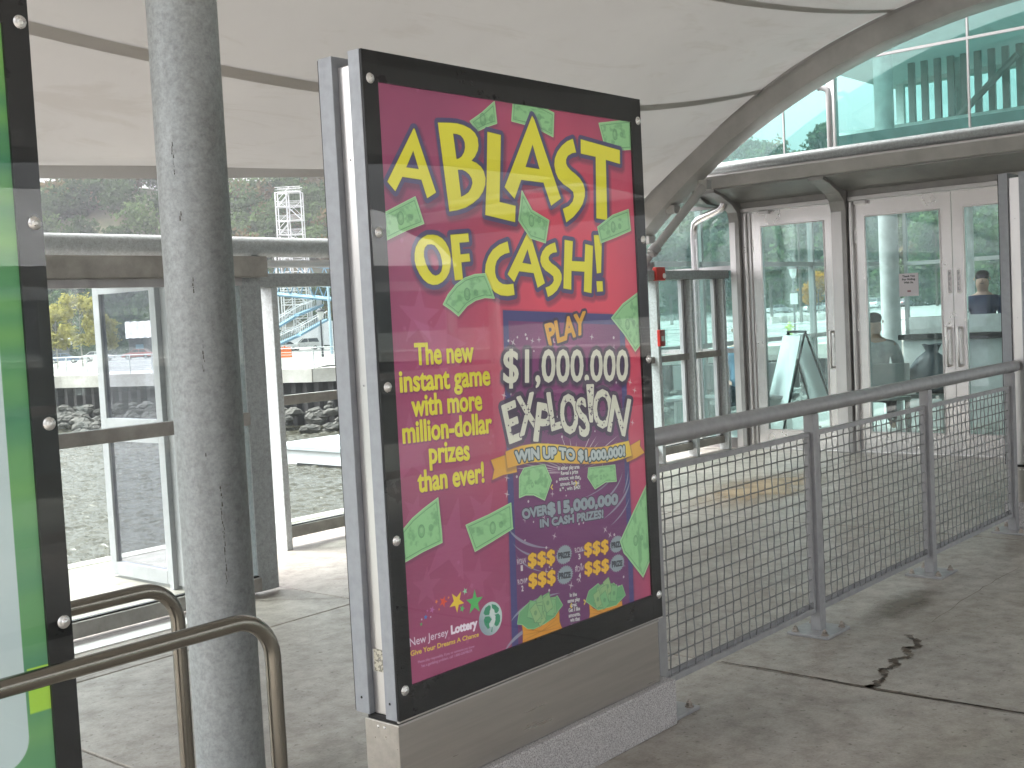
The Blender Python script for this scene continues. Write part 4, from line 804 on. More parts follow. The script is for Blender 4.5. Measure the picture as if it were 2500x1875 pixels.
B((3.5, -17.2, -1.3), (15.5, -8.8, -1.0)).build('deck', M_floor_out, t); B((4.4, -16.6, -1), (14.6, -16.4, 1.0)).build('parapet', M_roofwhite, t)
# ================================================================== WAITING ROOM
FX = 11.0
lob = thing('waiting_room', 'glass fronted waiting room building with steel doors and high curved window', 'building', (FX, 4.5, 0))
B((10.985, -6, -.35), (19.0, 7.9, -.002)).build('floor', M_lobbyfloor, lob)
# door front: jambs that bend forward into the soffit
M_soffit = pbr('soffit_metal', (.30, .30, .295), .4, .4, .1, 2)
def jamb(y0, y1, name='jamb'):
    prof = [(FX-.10, 0), (FX-.10, 2.36), (FX-.13, 2.45), (FX-.22, 2.52), (FX-.42, 2.60), (FX-.56, 2.63), (FX-.56, 2.66), (FX-.2, 2.66), (FX+.06, 2.58), (FX+.06, 0)]
    MB().prism([(x, z) for x, z in prof], 1, y0, y1).build(name, M_frame, lob, bevel=.004)
    B((FX-.103, y0+.045, .01), (FX-.1005, y1-.002, 2.35)).build('jamb_face', M_facade, lob)
for a, b in ((6.205, 6.318), (5.035, 5.19), (2.94, 3.07), (1.85, 1.97), (-1.2, -1.08)): jamb(a, b)
# soffit, fascia and the two header tubes
def soffit():
    m = MB(); prof = [(FX-.06, 2.545), (FX-.20, 2.56), (FX-.38, 2.615), (FX-.54, 2.655), (FX-.54, 2.672), (FX+.05, 2.672), (FX+.05, 2.545)]
    m.prism(prof, 1, -6, 6.45); return m
soffit().build('soffit', M_soffit, lob)
m = MB(); n = 10      # rounded gutter end
for i in range(n+1):
    a = R(90*i/n); y_ = 6.451+.42*math.sin(a); dz = .135*(1-math.cos(a))
    for x, z in ((FX-.06, 2.53+dz), (FX-.30, 2.55+dz), (FX-.54, 2.655), (FX-.54, 2.80), (FX+.04, 2.80), (FX+.04, 2.53+dz)): m.v.append((x, y_, z))
for i in range(n):
    for j in range(6): m.f.append((i*6+j, i*6+(j+1) % 6, (i+1)*6+(j+1) % 6, (i+1)*6+j))
m.f += [(0, 1, 2, 3, 4, 5), tuple(n*6+j for j in (5, 4, 3, 2, 1, 0))]; m.build('gutter_end', M_soffit, lob, smooth=True)
B((FX-.56, -6, 2.6725), (FX-.44, 6.85, 2.80)).build('fascia', M_archgrey, lob, bevel=.01)
MB().tube([(FX-.42, -6, 2.88), (FX-.42, 7.1, 2.88)], .055, 20).build('header_tube', M_galv, lob, smooth=True)
B((FX-.438, -6, 2.801), (FX-.40, 6.9, 2.83)).build('flashing', M_facade, lob)
B((FX-.30, -6, 2.80), (FX+.05, 6.9, 2.93)).build('sill_channel', M_archgrey, lob, bevel=.006)
# doors
M_door = pbr('door_aluminium', (.80, .775, .77), .26, .8, .02, 2, rvar=.03)
def door(y0, y1, handle_y, name='door'):
    x0, x1 = FX-.03, FX+.02; g0, g1, z0, z1 = y0+.105, y1-.11, .204, 2.285
    m = MB().box((x0, y0, .012), (x1, g0, 2.44)).box((x0, g1, .012), (x1, y1, 2.44)).box((x0, g0+.0005, z1), (x1, g1-.0005, 2.44)).box((x0, g0+.0005, .012), (x1, g1-.0005, z0))
    d = m.build(name, M_door, lob); B((FX-.012, g0+.001, z0+.001), (FX, g1-.001, z1-.001)).build('door_glass', M_teal, d)
    m = MB()
    for a, b in (((x0-.008, g0-.006, z0-.006), (x0-.0005, g0+.006, z1+.006)), ((x0-.008, g1-.006, z0-.006), (x0-.0005, g1+.006, z1+.006)), ((x0-.008, g0+.0065, z1-.006), (x0-.0005, g1-.0065, z1+.006)), ((x0-.008, g0+.0065, z0-.006), (x0-.0005, g1-.0065, z0+.006))): m.box(a, b)
    m.build('glazing_bead', M_facade, d)
    if handle_y is not None: MB().tube([(x0, handle_y, .84), (x0-.05, handle_y, .84), (x0-.058, handle_y, .86), (x0-.058, handle_y, 1.17), (x0-.05, handle_y, 1.19), (x0, handle_y, 1.19)], .0125, 12).build('handle', M_alu, d, smooth=True)
    for z in (.35, 1.25, 2.1):
        yy = y1-.008 if handle_y is not None and abs(handle_y-y0) < abs(handle_y-y1) else y0+.008
        MB().tube([(x0-.006, yy, z-.06), (x0-.006, yy, z+.06)], .008, 8).build('hinge', M_door, d)
    return d
door(5.197, 6.10, 5.245); d2 = door(4.048, 4.985, 4.095); d3 = door(3.10, 4.040, 3.992); door(1.98, 2.93, 2.03)
for a, b in ((6.102, 6.2045), (4.987, 5.0345), (3.0705, 3.098)): B((FX-.05, a, 0), (FX+.03, b, 2.44)).build('door_frame', M_facade, lob, bevel=.003)
for y_ in (6.15,): MB().tube([(FX-.066, y_, .02), (FX-.066, y_, 2.43)], .016, 12).build('pivot_tube', M_alu, lob, smooth=True)
MB().tube([(FX-.07, 5.0, .02), (FX-.07, 5.0, 2.43)], .018, 12).build('pivot_tube', M_alu, lob, smooth=True)
for a, b in ((5.197, 6.2), (3.10, 5.03)):
    B((FX-.07, a, 2.445), (FX+.03, b, 2.485)).build('door_header', M_facade, lob, bevel=.003); B((FX-.055, a, 2.4855), (FX+.03, b, 2.5445)).build('door_header', M_frame, lob)
for y_ in (5.93, 4.9): B((FX-.085, y_-.06, 2.405), (FX-.031, y_+.06, 2.44)).build('door_closer', M_facade, lob, bevel=.004)
B((10.93, 3.1, .0), (11.06, 6.2, .011)).build('threshold', M_alu, lob)
def sticker(name, y0, y1, z0, z1, arr, x=FX-.0325, par=lob, mat_name=None): return sheet(name, (x, y1, z0), (x, y0, z0), (x, y0, z1), (x, y1, z1), image_material(mat_name or name+'_print', arr, .7), par)
def pull_art():
    P = Paint(34, 205, 2); P.a[:] = srgb(226, 222, 226)
    for i, ch in enumerate('PULL'): P.text(ch, ((10, 20+i*45), (24, 20+i*45), (24, 46+i*45), (10, 46+i*45)), srgb(150, 150, 160), bold=1.4, fit=True)
    return P.a
pa = pull_art(); sticker('pull_sticker', 4.057, 4.091, 1.51, 1.72, pa, par=d2); sticker('pull_sticker', 3.975, 4.009, 1.51, 1.72, pa, par=d3)
na = paint_notice([('Thank You', 35, 155, 34, 17, 1.2), ('For Riding', 32, 158, 64, 17, 1.2), ('With Us.', 48, 140, 94, 17, 1.2)], 190, 215, True)
sticker('thank_you_notice', 4.375, 4.563, 1.50, 1.715, na, x=FX-.0135, par=d2)
# glazed wall left of the doors
for z0, z1 in ((.11, 1.00), (1.05, 1.865), (1.915, 2.52)): B((FX-.006, 6.325, z0), (FX+.006, 7.52, z1)).build('pane', M_teal, lob)
for z0, z1, mt in ((.0, .109, M_frame), (1.001, 1.049, M_facade), (1.866, 1.914, M_white)): B((FX-.035, 6.32, z0), (FX+.03, 7.52, z1)).build('transom', mt, lob)
B((FX-.05, 7.521, 0), (FX+.05, 7.60, 2.55)).build('corner_mullion', M_white, lob); B((FX-.035, 6.32, 2.521), (FX+.03, 7.52, 2.56)).build('transom', M_frame, lob)
# river side wall of the room (glass), far wall (glass) and roof
XB = 18.6
def glazed(axis, fixed, a0, a1, z0, z1, cols, rows, mat_p, mat_f, w_=.05, skip=()):
    cs = [a0+(a1-a0)*i/cols for i in range(cols+1)]
    for c in cs:
        bx = ((fixed-.04, c-w_/2, z0), (fixed+.04, c+w_/2, z1)) if axis == 0 else ((c-w_/2, fixed-.04, z0), (c+w_/2, fixed+.04, z1)); B(*bx).build('mullion', mat_f, lob)
    rr_ = [z0]+rows+[z1]
    for z in rr_:
        bx = ((fixed-.034, a0+w_/2, z-.03), (fixed+.034, a1-w_/2, z+.03)) if axis == 0 else ((a0+w_/2, fixed-.034, z-.03), (a1-w_/2, fixed+.034, z+.03)); B(*bx).build('transom', mat_f, lob)
    for zz0, zz1 in zip(rr_, rr_[1:]):
        for c0, c1 in zip(cs, cs[1:]):
            bx = ((fixed-.004, c0+w_/2+.001, zz0+.031), (fixed+.004, c1-w_/2-.001, zz1-.031)) if axis == 0 else ((c0+w_/2+.001, fixed-.004, zz0+.031), (c1-w_/2-.001, fixed+.004, zz1-.031)); B(*bx).build('pane', mat_p, lob)
glazed(0, XB, -2, 7.6, .05, 2.90, 4, [1.02, 2.02], M_teal, M_frame)
glazed(1, 7.72, 11.12, 18.5, .05, 2.90, 5, [1.02, 2.02], M_teal, M_frame)
B((11.1, -6, 2.93), (12.1, 7.66, 3.0)).build('lower_ceiling', M_roofwhite, lob)
B((XB-.02, -6, 2.93), (XB+.1, 7.9, 3.62)).build('spandrel', M_roofwhite, lob)
B((10.9, -6, 4.9), (19.2, 8.0, 5.05)).build('roof', fabric('hall_roof', (.62, .68, .68), .22), lob)
glazed(0, XB, -3, 7.6, 3.66, 4.86, 5, [], M_teal, M_roofwhite, .12)
# clerestory glass in front, cut to the arch
def arch_under(y): return AZ+math.sqrt((AR-.235)**2-(y-AC)**2)
XC = FX-.02
def cler(y0, y1, z0=2.935, z1=None):
    n = 10; m = MB(); P = [(y0+(y1-y0)*i/n) for i in range(n+1)]
    top = [(y, min(max(arch_under(y)+.42, z0+.002), z1 or 9)) for y in P]; m.prism([(y0, z0), (y1, z0)]+[(y, z) for y, z in reversed(top)], 0, XC-.005, XC+.005); return m
for a, b in ((5.70, 6.85), (5.22, 5.69), (3.87, 5.13), (2.5, 3.84), (1.1, 2.47), (-.3, 1.07)):
    m = cler(a, b, 2.935, 3.768); m.build('high_pane', M_hightea, lob)
    if b < 5.2: cler(a, b, 3.80).build('high_pane', M_hightea, lob)
for y_ in (5.695, 3.855, 2.485, 1.085): B((XC-.012, y_-.008, 2.935), (XC+.012, y_+.008, arch_under(y_)+.4)).build('high_mullion', M_frame, lob)
B((XC-.03, 5.135, 2.935), (XC+.05, 5.215, 3.95)).build('high_post', M_facade, lob)
B((XC-.014, -.3, 3.772), (XC+.014, 5.13, 3.796)).build('high_transom', M_frame, lob)
MB().tube([(XC-.22, 5.10, 2.935), (XC-.22, 5.10, 3.44), (XC-.22, 5.11, 3.50), (XC-.23, 5.16, 3.53), (XC-.24, 5.20, 3.53)], .028, 14).build('vent_pipe', M_frame, lob, smooth=True)
for y_ in (5.70, 3.86): MB().dome((XC-.05, y_, 2.95), (0, 0, 1), .02, .03, 8, 2).build('clamp', M_frame, lob)
B((12.9, -6, 2.95), (13.0, 6.05, 3.36)).build('bulkhead', pbr('bulkhead_grey', (.20, .24, .24), .6), lob)
# columns, tie tube and louvre screen inside the hall
for x, y_, r in ((13.6, 5.76, .11), (14.6, 3.9, .13), (17.6, 6.3, .12), (17.6, 2.2, .12), (13.2, 2.6, .11)):
    MB().tube([(x, y_, 0), (x, y_, 4.9)], r, 20).build('column', M_roofwhite, lob, smooth=True)
MB().tube([(15.8, -5, 3.75), (15.8, 7.5, 3.75)], .07, 14).build('tie_tube', M_roofwhite, lob, smooth=True)
for i in range(9): B((17.2, 5.3+i*.19, 3.0), (17.26, 5.39+i*.19, 4.88)).build('louvre', M_frame, lob)
MB().tube([(17.0, 7.0, 3.2), (17.0, 5.3, 4.7)], .05, 8).build('brace', M_frame, lob)
# downspout
t = thing('downspout', 'bright round metal downspout bending down from the gutter end', 'pipe', (10.8, 6.66, 0))
dp = [(10.75, 6.28, 2.545), (10.75, 6.29, 2.51), (10.76, 6.33, 2.485), (10.78, 6.60, 2.405), (10.79, 6.655, 2.37), (10.8, 6.675, 2.31), (10.8, 6.68, 2.2), (10.8, 6.68, .06)]
MB().tube(dp, .042, 20).build('pipe', pbr('polished_pipe', (.75, .73, .74), .16, 1, .04, 20), t, smooth=True)
for z in (1.4, .5): MB().tube([(10.8, 6.68, z), (10.8, 6.68, z+.03)], .042, 16).build('bracket', M_frame, t)
# strut from arch to windscreen, fire alarm devices
t = thing('arch_strut', 'grey tube strut between the arch and the windscreen post', 'strut', (9.66, 6.44, 1.9))
a_, b_ = Vector((10.30, 6.22, 2.70)), Vector((9.66, 6.47, 2.03)); MB().tube([a_, b_], .042, 18).build('tube', M_archgrey, t, smooth=True)
dv = (a_-b_).normalized(); MB().tube([b_+dv*.02, b_+dv*.10], .056, 18).build('collar', M_frame, t, smooth=True); MB().tube([b_-dv*.03, b_-dv*.11, b_-dv*.15+Vector((0, 0, -.02))], .040, 14).build('lower_joint', M_archgrey, t, smooth=True)
B((9.60, 6.43, 1.869), (9.66, 6.50, 1.95)).build('anchor_lug', M_frame, t, bevel=.006); B(a_-Vector((.05, .05, .05)), a_+Vector((.05, .05, .05))).build('upper_lug', M_archgrey, t, bevel=.012)
t = thing('alarm_strobe', 'red fire alarm box with clear lens high on the windscreen post', 'alarm', (9.62, 6.36, 1.84)); B((9.545, 6.335, 1.77), (9.70, 6.382, 1.90)).build('box', M_red, t, bevel=.008); MB().dome((9.672, 6.334, 1.815), (0, -1, 0), .026, .02, 12, 4).build('lens', M_paper, t, smooth='all')
t = thing('alarm_call_point', 'small red pull station with a clear cover lower on the post', 'alarm', (9.62, 6.36, 1.2)); B((9.575, 6.345, 1.14), (9.665, 6.382, 1.30)).build('box', M_red, t, bevel=.006); B((9.57, 6.325, 1.08), (9.68, 6.3445, 1.31)).build('cover', M_clear, t); B((9.597, 6.3435, 1.19), (9.643, 6.3448, 1.24)).build('lever', M_paper, t)
# counter inside, folding sign frame
t = thing('ticket_counter', 'white ticket counter with a black edge inside the right hand door', 'counter', (13.6, 4.0, 0)); B((13.3, 3.3, 0), (14.1, 5.5, 1.0)).build('body', M_roofwhite, t, bevel=.01); B((13.26, 3.26, 1.001), (14.14, 5.54, 1.06)).build('top', M_gap, t); B((13.5, 3.3, 1.061), (13.56, 5.5, 1.26)).build('screen', M_roofwhite, t)
t = thing('folding_board', 'blank a-frame board with black wire legs inside the single door', 'sign board', (12.6, 6.2, 0))
M_wire = pbr('black_wire', (.02, .02, .022), .4, .3); M_board = pbr('blank_board', (.74, .78, .78), .5, 0, .03)
BC = (12.5, 6.42); BA = R(-38)
def bl(x, y, z): return (BC[0]+x*math.cos(BA)-y*math.sin(BA), BC[1]+x*math.sin(BA)+y*math.cos(BA), z)
for sx in (-1, 1):
    for sy in (-.31, .31): MB().tube([bl(0, sy*.72, 1.16), bl(sx*.36, sy, .02), bl(sx*.41, sy, .01)], .012, 8).build('leg', M_wire, t)
    p_ = [bl(sx*.05, -.235, 1.12), bl(sx*.05, .235, 1.12), bl(sx*.27, .275, .30), bl(sx*.27, -.275, .30)]; q_ = [bl(sx*.062, -.235, 1.12), bl(sx*.062, .235, 1.12), bl(sx*.282, .275, .30), bl(sx*.282, -.275, .30)]
    m = MB().hexa(p_+q_); m.build('board', M_board, t); MB().tube([bl(sx*.28, -.31, .28), bl(sx*.28, .31, .28)], .009, 8).build('tray_wire', M_wire, t)
MB().tube([bl(0, -.24, 1.16), bl(0, .24, 1.16)], .014, 8).build('top_bar', M_wire, t)
MB().tube([bl(-.09, -.1, .92), bl(-.13, -.02, .80), bl(-.11, .06, .86), bl(-.15, .02, .70)], .006, 6).build('cord', M_wire, t)

# ------------------------------------------------------------------ people inside
M_skin = pbr('skin', (.52, .33, .25), .55, 0, .06, 20)
def skin_mesh(name, V, E, Rd, mat, parent, loc):
    me = bpy.data.meshes.new(name); me.from_pydata([tuple(v) for v in V], E, []); me.update(); o = bpy.data.objects.new(name, me); COL.objects.link(o); me.materials.append(mat)
    k = o.modifiers.new('skin', 'SKIN'); sv = me.skin_vertices[0].data if me.skin_vertices else None
    if sv is None:
        import bmesh
        bm = bmesh.new(); bm.from_mesh(me); bm.verts.layers.skin.verify(); bm.to_mesh(me); bm.free(); sv = me.skin_vertices[0].data
    for i, r in enumerate(Rd): sv[i].radius = r if isinstance(r, tuple) else (r, r); sv[i].use_root = (i == 0)
    s2 = o.modifiers.new('sub', 'SUBSURF'); s2.levels = 2; s2.render_levels = 2
    bpy.context.view_layer.update(); dg = bpy.context.evaluated_depsgraph_get(); m2 = bpy.data.meshes.new_from_object(o.evaluated_get(dg)); bpy.data.objects.remove(o); o = bpy.data.objects.new(name, m2); COL.objects.link(o)
    for p in m2.polygons: p.use_smooth = True
    if not m2.materials: m2.materials.append(mat)
    o.parent = parent; ORG[o.name] = org(parent); return o
def person(x, y, face, label, shirt, trousers, hair, sit=False, arms='down', seat=.45):
    t = thing('person', label, 'person', (x, y, 0)); t.rotation_euler = (0, 0, R(face))       # faces local +x
    z0 = seat-.93+.06 if sit else 0; zh = .93+z0
    V = [(0, 0, zh), (.01, 0, zh+.18), (.0, 0, zh+.36), (-.01, 0, zh+.49), (.0, 0, zh+.58), (.03, 0, zh+.66), (.035, 0, zh+.76)]; E = [(i, i+1) for i in range(6)]; Rd = [(.15, .11), (.13, .10), (.155, .11), (.10, .08), .052, .085, .080]
    for s_ in (1, -1):
        k = len(V); 
        if arms == 'down': P = [(0, s_*.19, zh+.47), (-.01, s_*.24, zh+.20), (.06, s_*.25, zh-.03), (.10, s_*.245, zh-.12)]
        elif arms == 'lap': P = [(0, s_*.19, zh+.47), (.04, s_*.25, zh+.20), (.27, s_*.13, zh+.14), (.35, s_*.08, zh+.15)]
        else: P = [(0, s_*.19, zh+.47), (.05, s_*.25, zh+.22), (.28, s_*.20, zh+.20), (.37, s_*.18, zh+.20)]
        V += P; E += [(3, k), (k, k+1), (k+1, k+2), (k+2, k+3)]; Rd += [.065, .047, .034, .028]; h = P[-1]
        for f in range(5):
            kk = len(V); sp = (f-2)*.014; V.append((h[0]+(.055 if f else .02), h[1]+sp+(0 if f else -s_*.03), h[2]-.01)); V.append((h[0]+(.085 if f else .04), h[1]+sp*1.2+(0 if f else -s_*.045), h[2]-.03)); E += [(k+3, kk), (kk, kk+1)]; Rd += [.009, .007]
        k = len(V)
        if sit: P = [(0, s_*.10, zh-.02), (.44, s_*.13, zh-.0), (.46, s_*.13, .10), (.58, s_*.14, .045)]
        else: P = [(0, s_*.10, zh-.06), (.02, s_*.11, .50), (-.01, s_*.11, .09), (.14, s_*.12, .045)]
        V += P; E += [(0, k), (k, k+1), (k+1, k+2), (k+2, k+3)]; Rd += [.092, .062, .042, .035]
    skin_mesh('body', V, E, Rd, M_skin, t, None)
    mS = pbr('shirt_%d' % len(MATS), shirt, .8, 0, .15, 12); mT = pbr('trousers_%d' % len(MATS), trousers, .85, 0, .15, 12); mH = pbr('hair_%d' % len(MATS), hair, .8, 0, .2, 30)
    Vs = [V[0], V[1], V[2], V[3], (V[3][0], 0, V[3][2]+.045)]; Es = [(0, 1), (1, 2), (2, 3), (3, 4)]; Rs = [(.165, .125), (.15, .12), (.178, .132), (.150, .11), (.085, .08)]
    for s_, k in ((1, 7), (-1, 7+4+10+4)):
        q = len(Vs); Vs += [V[k], V[k+1], V[k+2]]; Es += [(3, q), (q, q+1), (q+1, q+2)]; Rs += [.088, .064, .047]
    skin_mesh('shirt', Vs, Es, Rs, mS, t, None)
    Vt = [V[0]]; Et = []; Rt = [(.16, .125)]
    for k in (7+4+10, 7+4+10+4+4+10):
        q = len(Vt); Vt += [V[k], V[k+1], V[k+2]]; Et += [(0, q), (q, q+1), (q+1, q+2)]; Rt += [.106, .076, .060]
    skin_mesh('trousers', Vt, Et, Rt, mT, t, None)
    hx, hy, hz = V[6]; skin_mesh('hair', [(hx-.035, 0, hz-.05), (hx-.03, 0, hz+.02), (hx-.005, 0, hz+.045)], [(0, 1), (1, 2)], [.08, .09, .083], mH, t, None)
    off = org(t)
    def loc(m, name, mt):
        o = m.build(name, mt, None, smooth='all'); o.parent = t; return o
    loc(MB().dome((hx+.075, 0, hz-.045), (1, 0, -.3), .014, .028, 8, 3), 'nose', M_skin)
    for s_ in (1, -1): loc(MB().dome((hx+.074, s_*.032, hz-.015), (1, 0, 0), .010, .006, 8, 2), 'eye', M_ink); loc(MB().dome((hx+.0, s_*.082, hz-.03), (0, s_, 0), .022, .014, 8, 3), 'ear', M_skin)
    loc(MB().box((hx+.074, -.022, hz-.084), (hx+.082, .022, hz-.078)), 'mouth', M_ink)
    return t
def bench(x, y, rot, label, w=.75):
    t = thing('bench', label, 'bench', (x, y, 0), 'waiting room benches'); t.rotation_euler = (0, 0, R(rot))
    def loc(m, name, mt): o = m.build(name, mt, None, bevel=.006); o.parent = t
    loc(MB().box((-.24, -w, .40), (.24, w, .44)), 'seat', M_frame); loc(MB().box((-.29, -w, .50), (-.25, w, .80)), 'backrest', M_frame)
    for s_ in (-w+.12, w-.12): loc(MB().box((-.28, s_-.02, 0), (.22, s_+.02, .3995)), 'leg', M_facade); loc(MB().box((-.285, s_-.02, .4405), (-.255, s_+.02, .4995)), 'back_bracket', M_facade)
bench(12.25, 7.15, 200, 'dark bench behind the glazing left of the doors'); person(12.2, 6.98, 200, 'seated grey haired person in a pale blue shirt behind the glazing', (.25, .38, .52), (.06, .07, .10), (.55, .54, .52), sit=True, arms='lap', seat=.42)
person(14.45, 4.98, 195, 'dark haired person in a navy shirt standing at the ticket counter', (.03, .045, .09), (.05, .05, .06), (.03, .02, .02), arms='fwd')
bench(12.35, 5.42, 20, 'dark bench inside the left leaf of the double door', .36); person(12.35, 5.42, 20, 'seated person in a pale shirt seen from behind inside the double door', (.50, .50, .50), (.08, .08, .10), (.05, .035, .03), sit=True, arms='lap')
t = thing('plastic_bag', 'dark plastic bag standing on the floor inside the double door', 'bag', (12.6, 4.9, .6)); m = MB(); q = random.Random(9)
for k, (z, r) in enumerate(((.0, .15), (.12, .19), (.26, .18), (.38, .11), (.44, .05), (.52, .08))):
    for j in range(14): a = 2*math.pi*j/14; rr2 = r*(1+.14*math.sin(3*a+k)+q.uniform(-.06, .06)); m.v.append((12.6+rr2*math.cos(a)*.8, 4.9+rr2*math.sin(a)*1.3, z+.455+q.uniform(-.01, .01)))
m.f = [(k*14+j, k*14+(j+1) % 14, (k+1)*14+(j+1) % 14, (k+1)*14+j) for k in range(5) for j in range(14)]+[tuple(range(14))]; m.build('bag', pbr('bag_plastic', (.05, .06, .08), .35), t, smooth='all')
t = thing('side_table', 'low dark table carrying the plastic bag inside the double door', 'table', (12.6, 4.9, 0)); B((12.35, 4.65, .41), (12.85, 5.15, .452)).build('tabletop', M_frame, t, bevel=.004)
for dx in (-.2, .2):
    for dy in (-.2, .2): B((12.58+dx, 4.88+dy, 0), (12.62+dx, 4.92+dy, .4095)).build('leg', M_frame, t)
# ================================================================== FAR BANK
def gz(p): return ground_z(p.x, p.y)
def drop(px, py, depth):
    p = sight(px, py, depth); p.z = gz(p); return p
# cars
M_tyre = M_rubber; M_carglass = pbr('car_glass', (.03, .04, .045), .1, 0, .05); M_rim = pbr('wheel_rim', (.5, .5, .5), .3, .8); M_lamp = pbr('lamp_glass', (.75, .72, .65), .2); M_tail = pbr('tail_lamp', (.45, .03, .02), .3)
def car(p, yaw, col, label, suv=False, group='cars parked on the far bank', metal=.2):
    t = thing('parked_car', label, 'car', p, group); t.rotation_euler = (0, 0, yaw)
    H = 1.0 if not suv else 1.18; T = 1.44 if not suv else 1.78; mt = pbr('paint_%d' % len(MATS), col, .3, metal, .05, 3, coat=.6)
    def loc(m, name, mt_, par=None, **k): o = m.build(name, mt_, None, **k); o.parent = par or t; return o
    prof = [(-2.25, .35), (-2.28, .75), (-2.15, H-.05), (-1.2, H+.02), (1.0, H), (2.1, H-.22), (2.27, .62), (2.22, .32)]
    loc(MB().prism(prof, 1, -.88, .88), 'body', mt, bevel=.06)
    cab = [(-2.05 if suv else -1.75, H-.03), (-1.85 if suv else -1.15, T-.02), (.25, T), (1.05, H-.02)]
    m = MB(); lo = [(cab[0][0], -.80, cab[0][1]), (cab[3][0], -.80, cab[3][1]), (cab[3][0], .80, cab[3][1]), (cab[0][0], .80, cab[0][1])]; hi = [(cab[1][0], -.64, cab[1][1]), (cab[2][0], -.64, cab[2][1]), (cab[2][0], .64, cab[2][1]), (cab[1][0], .64, cab[1][1])]
    m.hexa(lo+hi); loc(m, 'windows', M_carglass)
    m = MB().box((cab[1][0]+.02, -.645, T-.03), (cab[2][0]-.02, .645, T+.035)); loc(m, 'roof', mt, bevel=.02)
    for s_ in (-1, 1):
        for f in ((cab[0], cab[1]), (cab[3], cab[2]), ((-.35, H), (-.35, T))):
            (xa, za), (xb, zb) = f; loc(MB().tube([(xa, s_*.815, za), (xb, s_*.655, zb)], .035, 6), 'pillar', mt)
        for x in (-1.38, 1.36):
            w_ = loc(MB().tube([(x, s_*.70, .32), (x, s_*.90, .32)], .32, 18), 'wheel', M_tyre); loc(MB().tube([(x, s_*.905, .32), (x, s_*.915, .32)], .20, 14), 'rim', M_rim, w_)
        loc(MB().box((2.18, s_*.55-.16, .62), (2.29, s_*.55+.16, .76)), 'headlight', M_lamp); loc(MB().box((-2.32, s_*.62-.14, .70), (-2.24, s_*.62+.14, .88)), 'tail_light', M_tail)
    return t
side = math.atan2(RH.y, RH.x)
p = drop(746, 860, 182); car(p, side+math.pi+.35, (.62, .62, .60), 'silver suv parked beside the white sedan under the blue footbridge', True)
p = drop(693, 864, 180); car(p, side+math.pi+.25, (.78, .78, .77), 'white sedan parked behind the orange barrier')
p = drop(158, 893, 175); car(p, side+.2, (.10, .15, .26), 'blue sedan parked in front of the corrugated shed')
p = drop(243, 893, 178); car(p, side+.1, (.74, .74, .74), 'white car parked behind the larger yellow tree')
p = drop(338, 884, 180); car(p, side+math.pi, (.42, .10, .08), 'dark red car seen through the glass gate leaf')
for i, (px, d, col, yw, lb, sv) in enumerate([(1905, 205, (.50, .52, .54), .2, 'silver sedan parked left of the lamp post beyond the waiting room', False), (1992, 195, (.72, .72, .72), .7, 'white car nearest the orange tree beyond the waiting room', False), (2026, 200, (.68, .69, .70), .9, 'pale car angled beside the white one beyond the waiting room', False), (2058, 205, (.35, .36, .38), .9, 'dark grey car at the right end of the row beyond the single door', False), (2146, 200, (.76, .76, .76), .8, 'white suv seen through the double door', True), (2210, 205, (.20, .22, .24), .8, 'charcoal car seen through the double door', False)]):
    p = drop(px, 785, d); car(p, side+yw, col, lb, sv)
# foliage
def leaves(C_, n, r, size, zsq=.8, seed=0, shell=.55):
    """n leaf-sized quads spread through blobs: C_ = list of (centre, radius)"""
    g = np.random.default_rng(seed); out_v = []
    for (c, rad), k in zip(C_, [max(3, int(n*(b[1]**2)/sum(q[1]**2 for q in C_))) for b in C_]):
        d = g.normal(size=(k, 3)); d /= np.linalg.norm(d, axis=1)[:, None]; rr_ = rad*(shell+(1-shell)*g.random((k, 1))**.5)*(1+.22*np.sin(d[:, :1]*5+seed)+.15*g.normal(size=(k, 1)))
        P = np.array(c)+d*rr_*np.array([1, 1, zsq]); a = g.normal(size=(k, 3)); a /= np.linalg.norm(a, axis=1)[:, None]; b = np.cross(a, d+.4*g.normal(size=(k, 3))); b /= np.linalg.norm(b, axis=1)[:, None]+1e-9
        s_ = size*(.55+.9*g.random((k, 1))); out_v.append(np.stack([P-a*s_-b*s_*.6, P+a*s_-b*s_*.6, P+a*s_*.7+b*s_*.6, P-a*s_*.7+b*s_*.6], 1))
    return np.concatenate(out_v).reshape(-1, 3)
def mesh_quads(name, V, mat, parent=None, kind=None):
    off = np.array(org(parent)); V = V-off; n = len(V)//4; me = bpy.data.meshes.new(name); me.vertices.add(n*4); me.vertices.foreach_set('co', V.astype(np.float32).ravel()); me.loops.add(n*4); me.loops.foreach_set('vertex_index', np.arange(n*4, dtype=np.int32))
    me.polygons.add(n); me.polygons.foreach_set('loop_start', np.arange(0, n*4, 4, dtype=np.int32)); me.polygons.foreach_set('loop_total', np.full(n, 4, np.int32)); me.update(); me.validate()
    me.materials.append(mat); o = bpy.data.objects.new(name, me); COL.objects.link(o)
    if parent: o.parent = parent; ORG[o.name] = org(parent)
    if kind: o['kind'] = kind
    return o
M_leafdark = foliage_mat('dark_foliage', (.020, .040, .016), (.065, .105, .042), .12); M_leafmid = foliage_mat('mid_foliage', (.042, .075, .028), (.11, .17, .06), .25); M_leafyel = foliage_mat('yellow_foliage', (.24, .22, .06), (.48, .44, .14), .9)
M_leaforange = foliage_mat('orange_foliage', (.35, .16, .02), (.60, .34, .04), .8); M_leafrust = foliage_mat('rusty_foliage', (.09, .075, .035), (.16, .125, .06), .3); M_bark = pbr('bark', (.12, .10, .08), .9, 0, .3, 4); M_palebark = pbr('pale_bark', (.34, .32, .28), .9, 0, .2, 4)
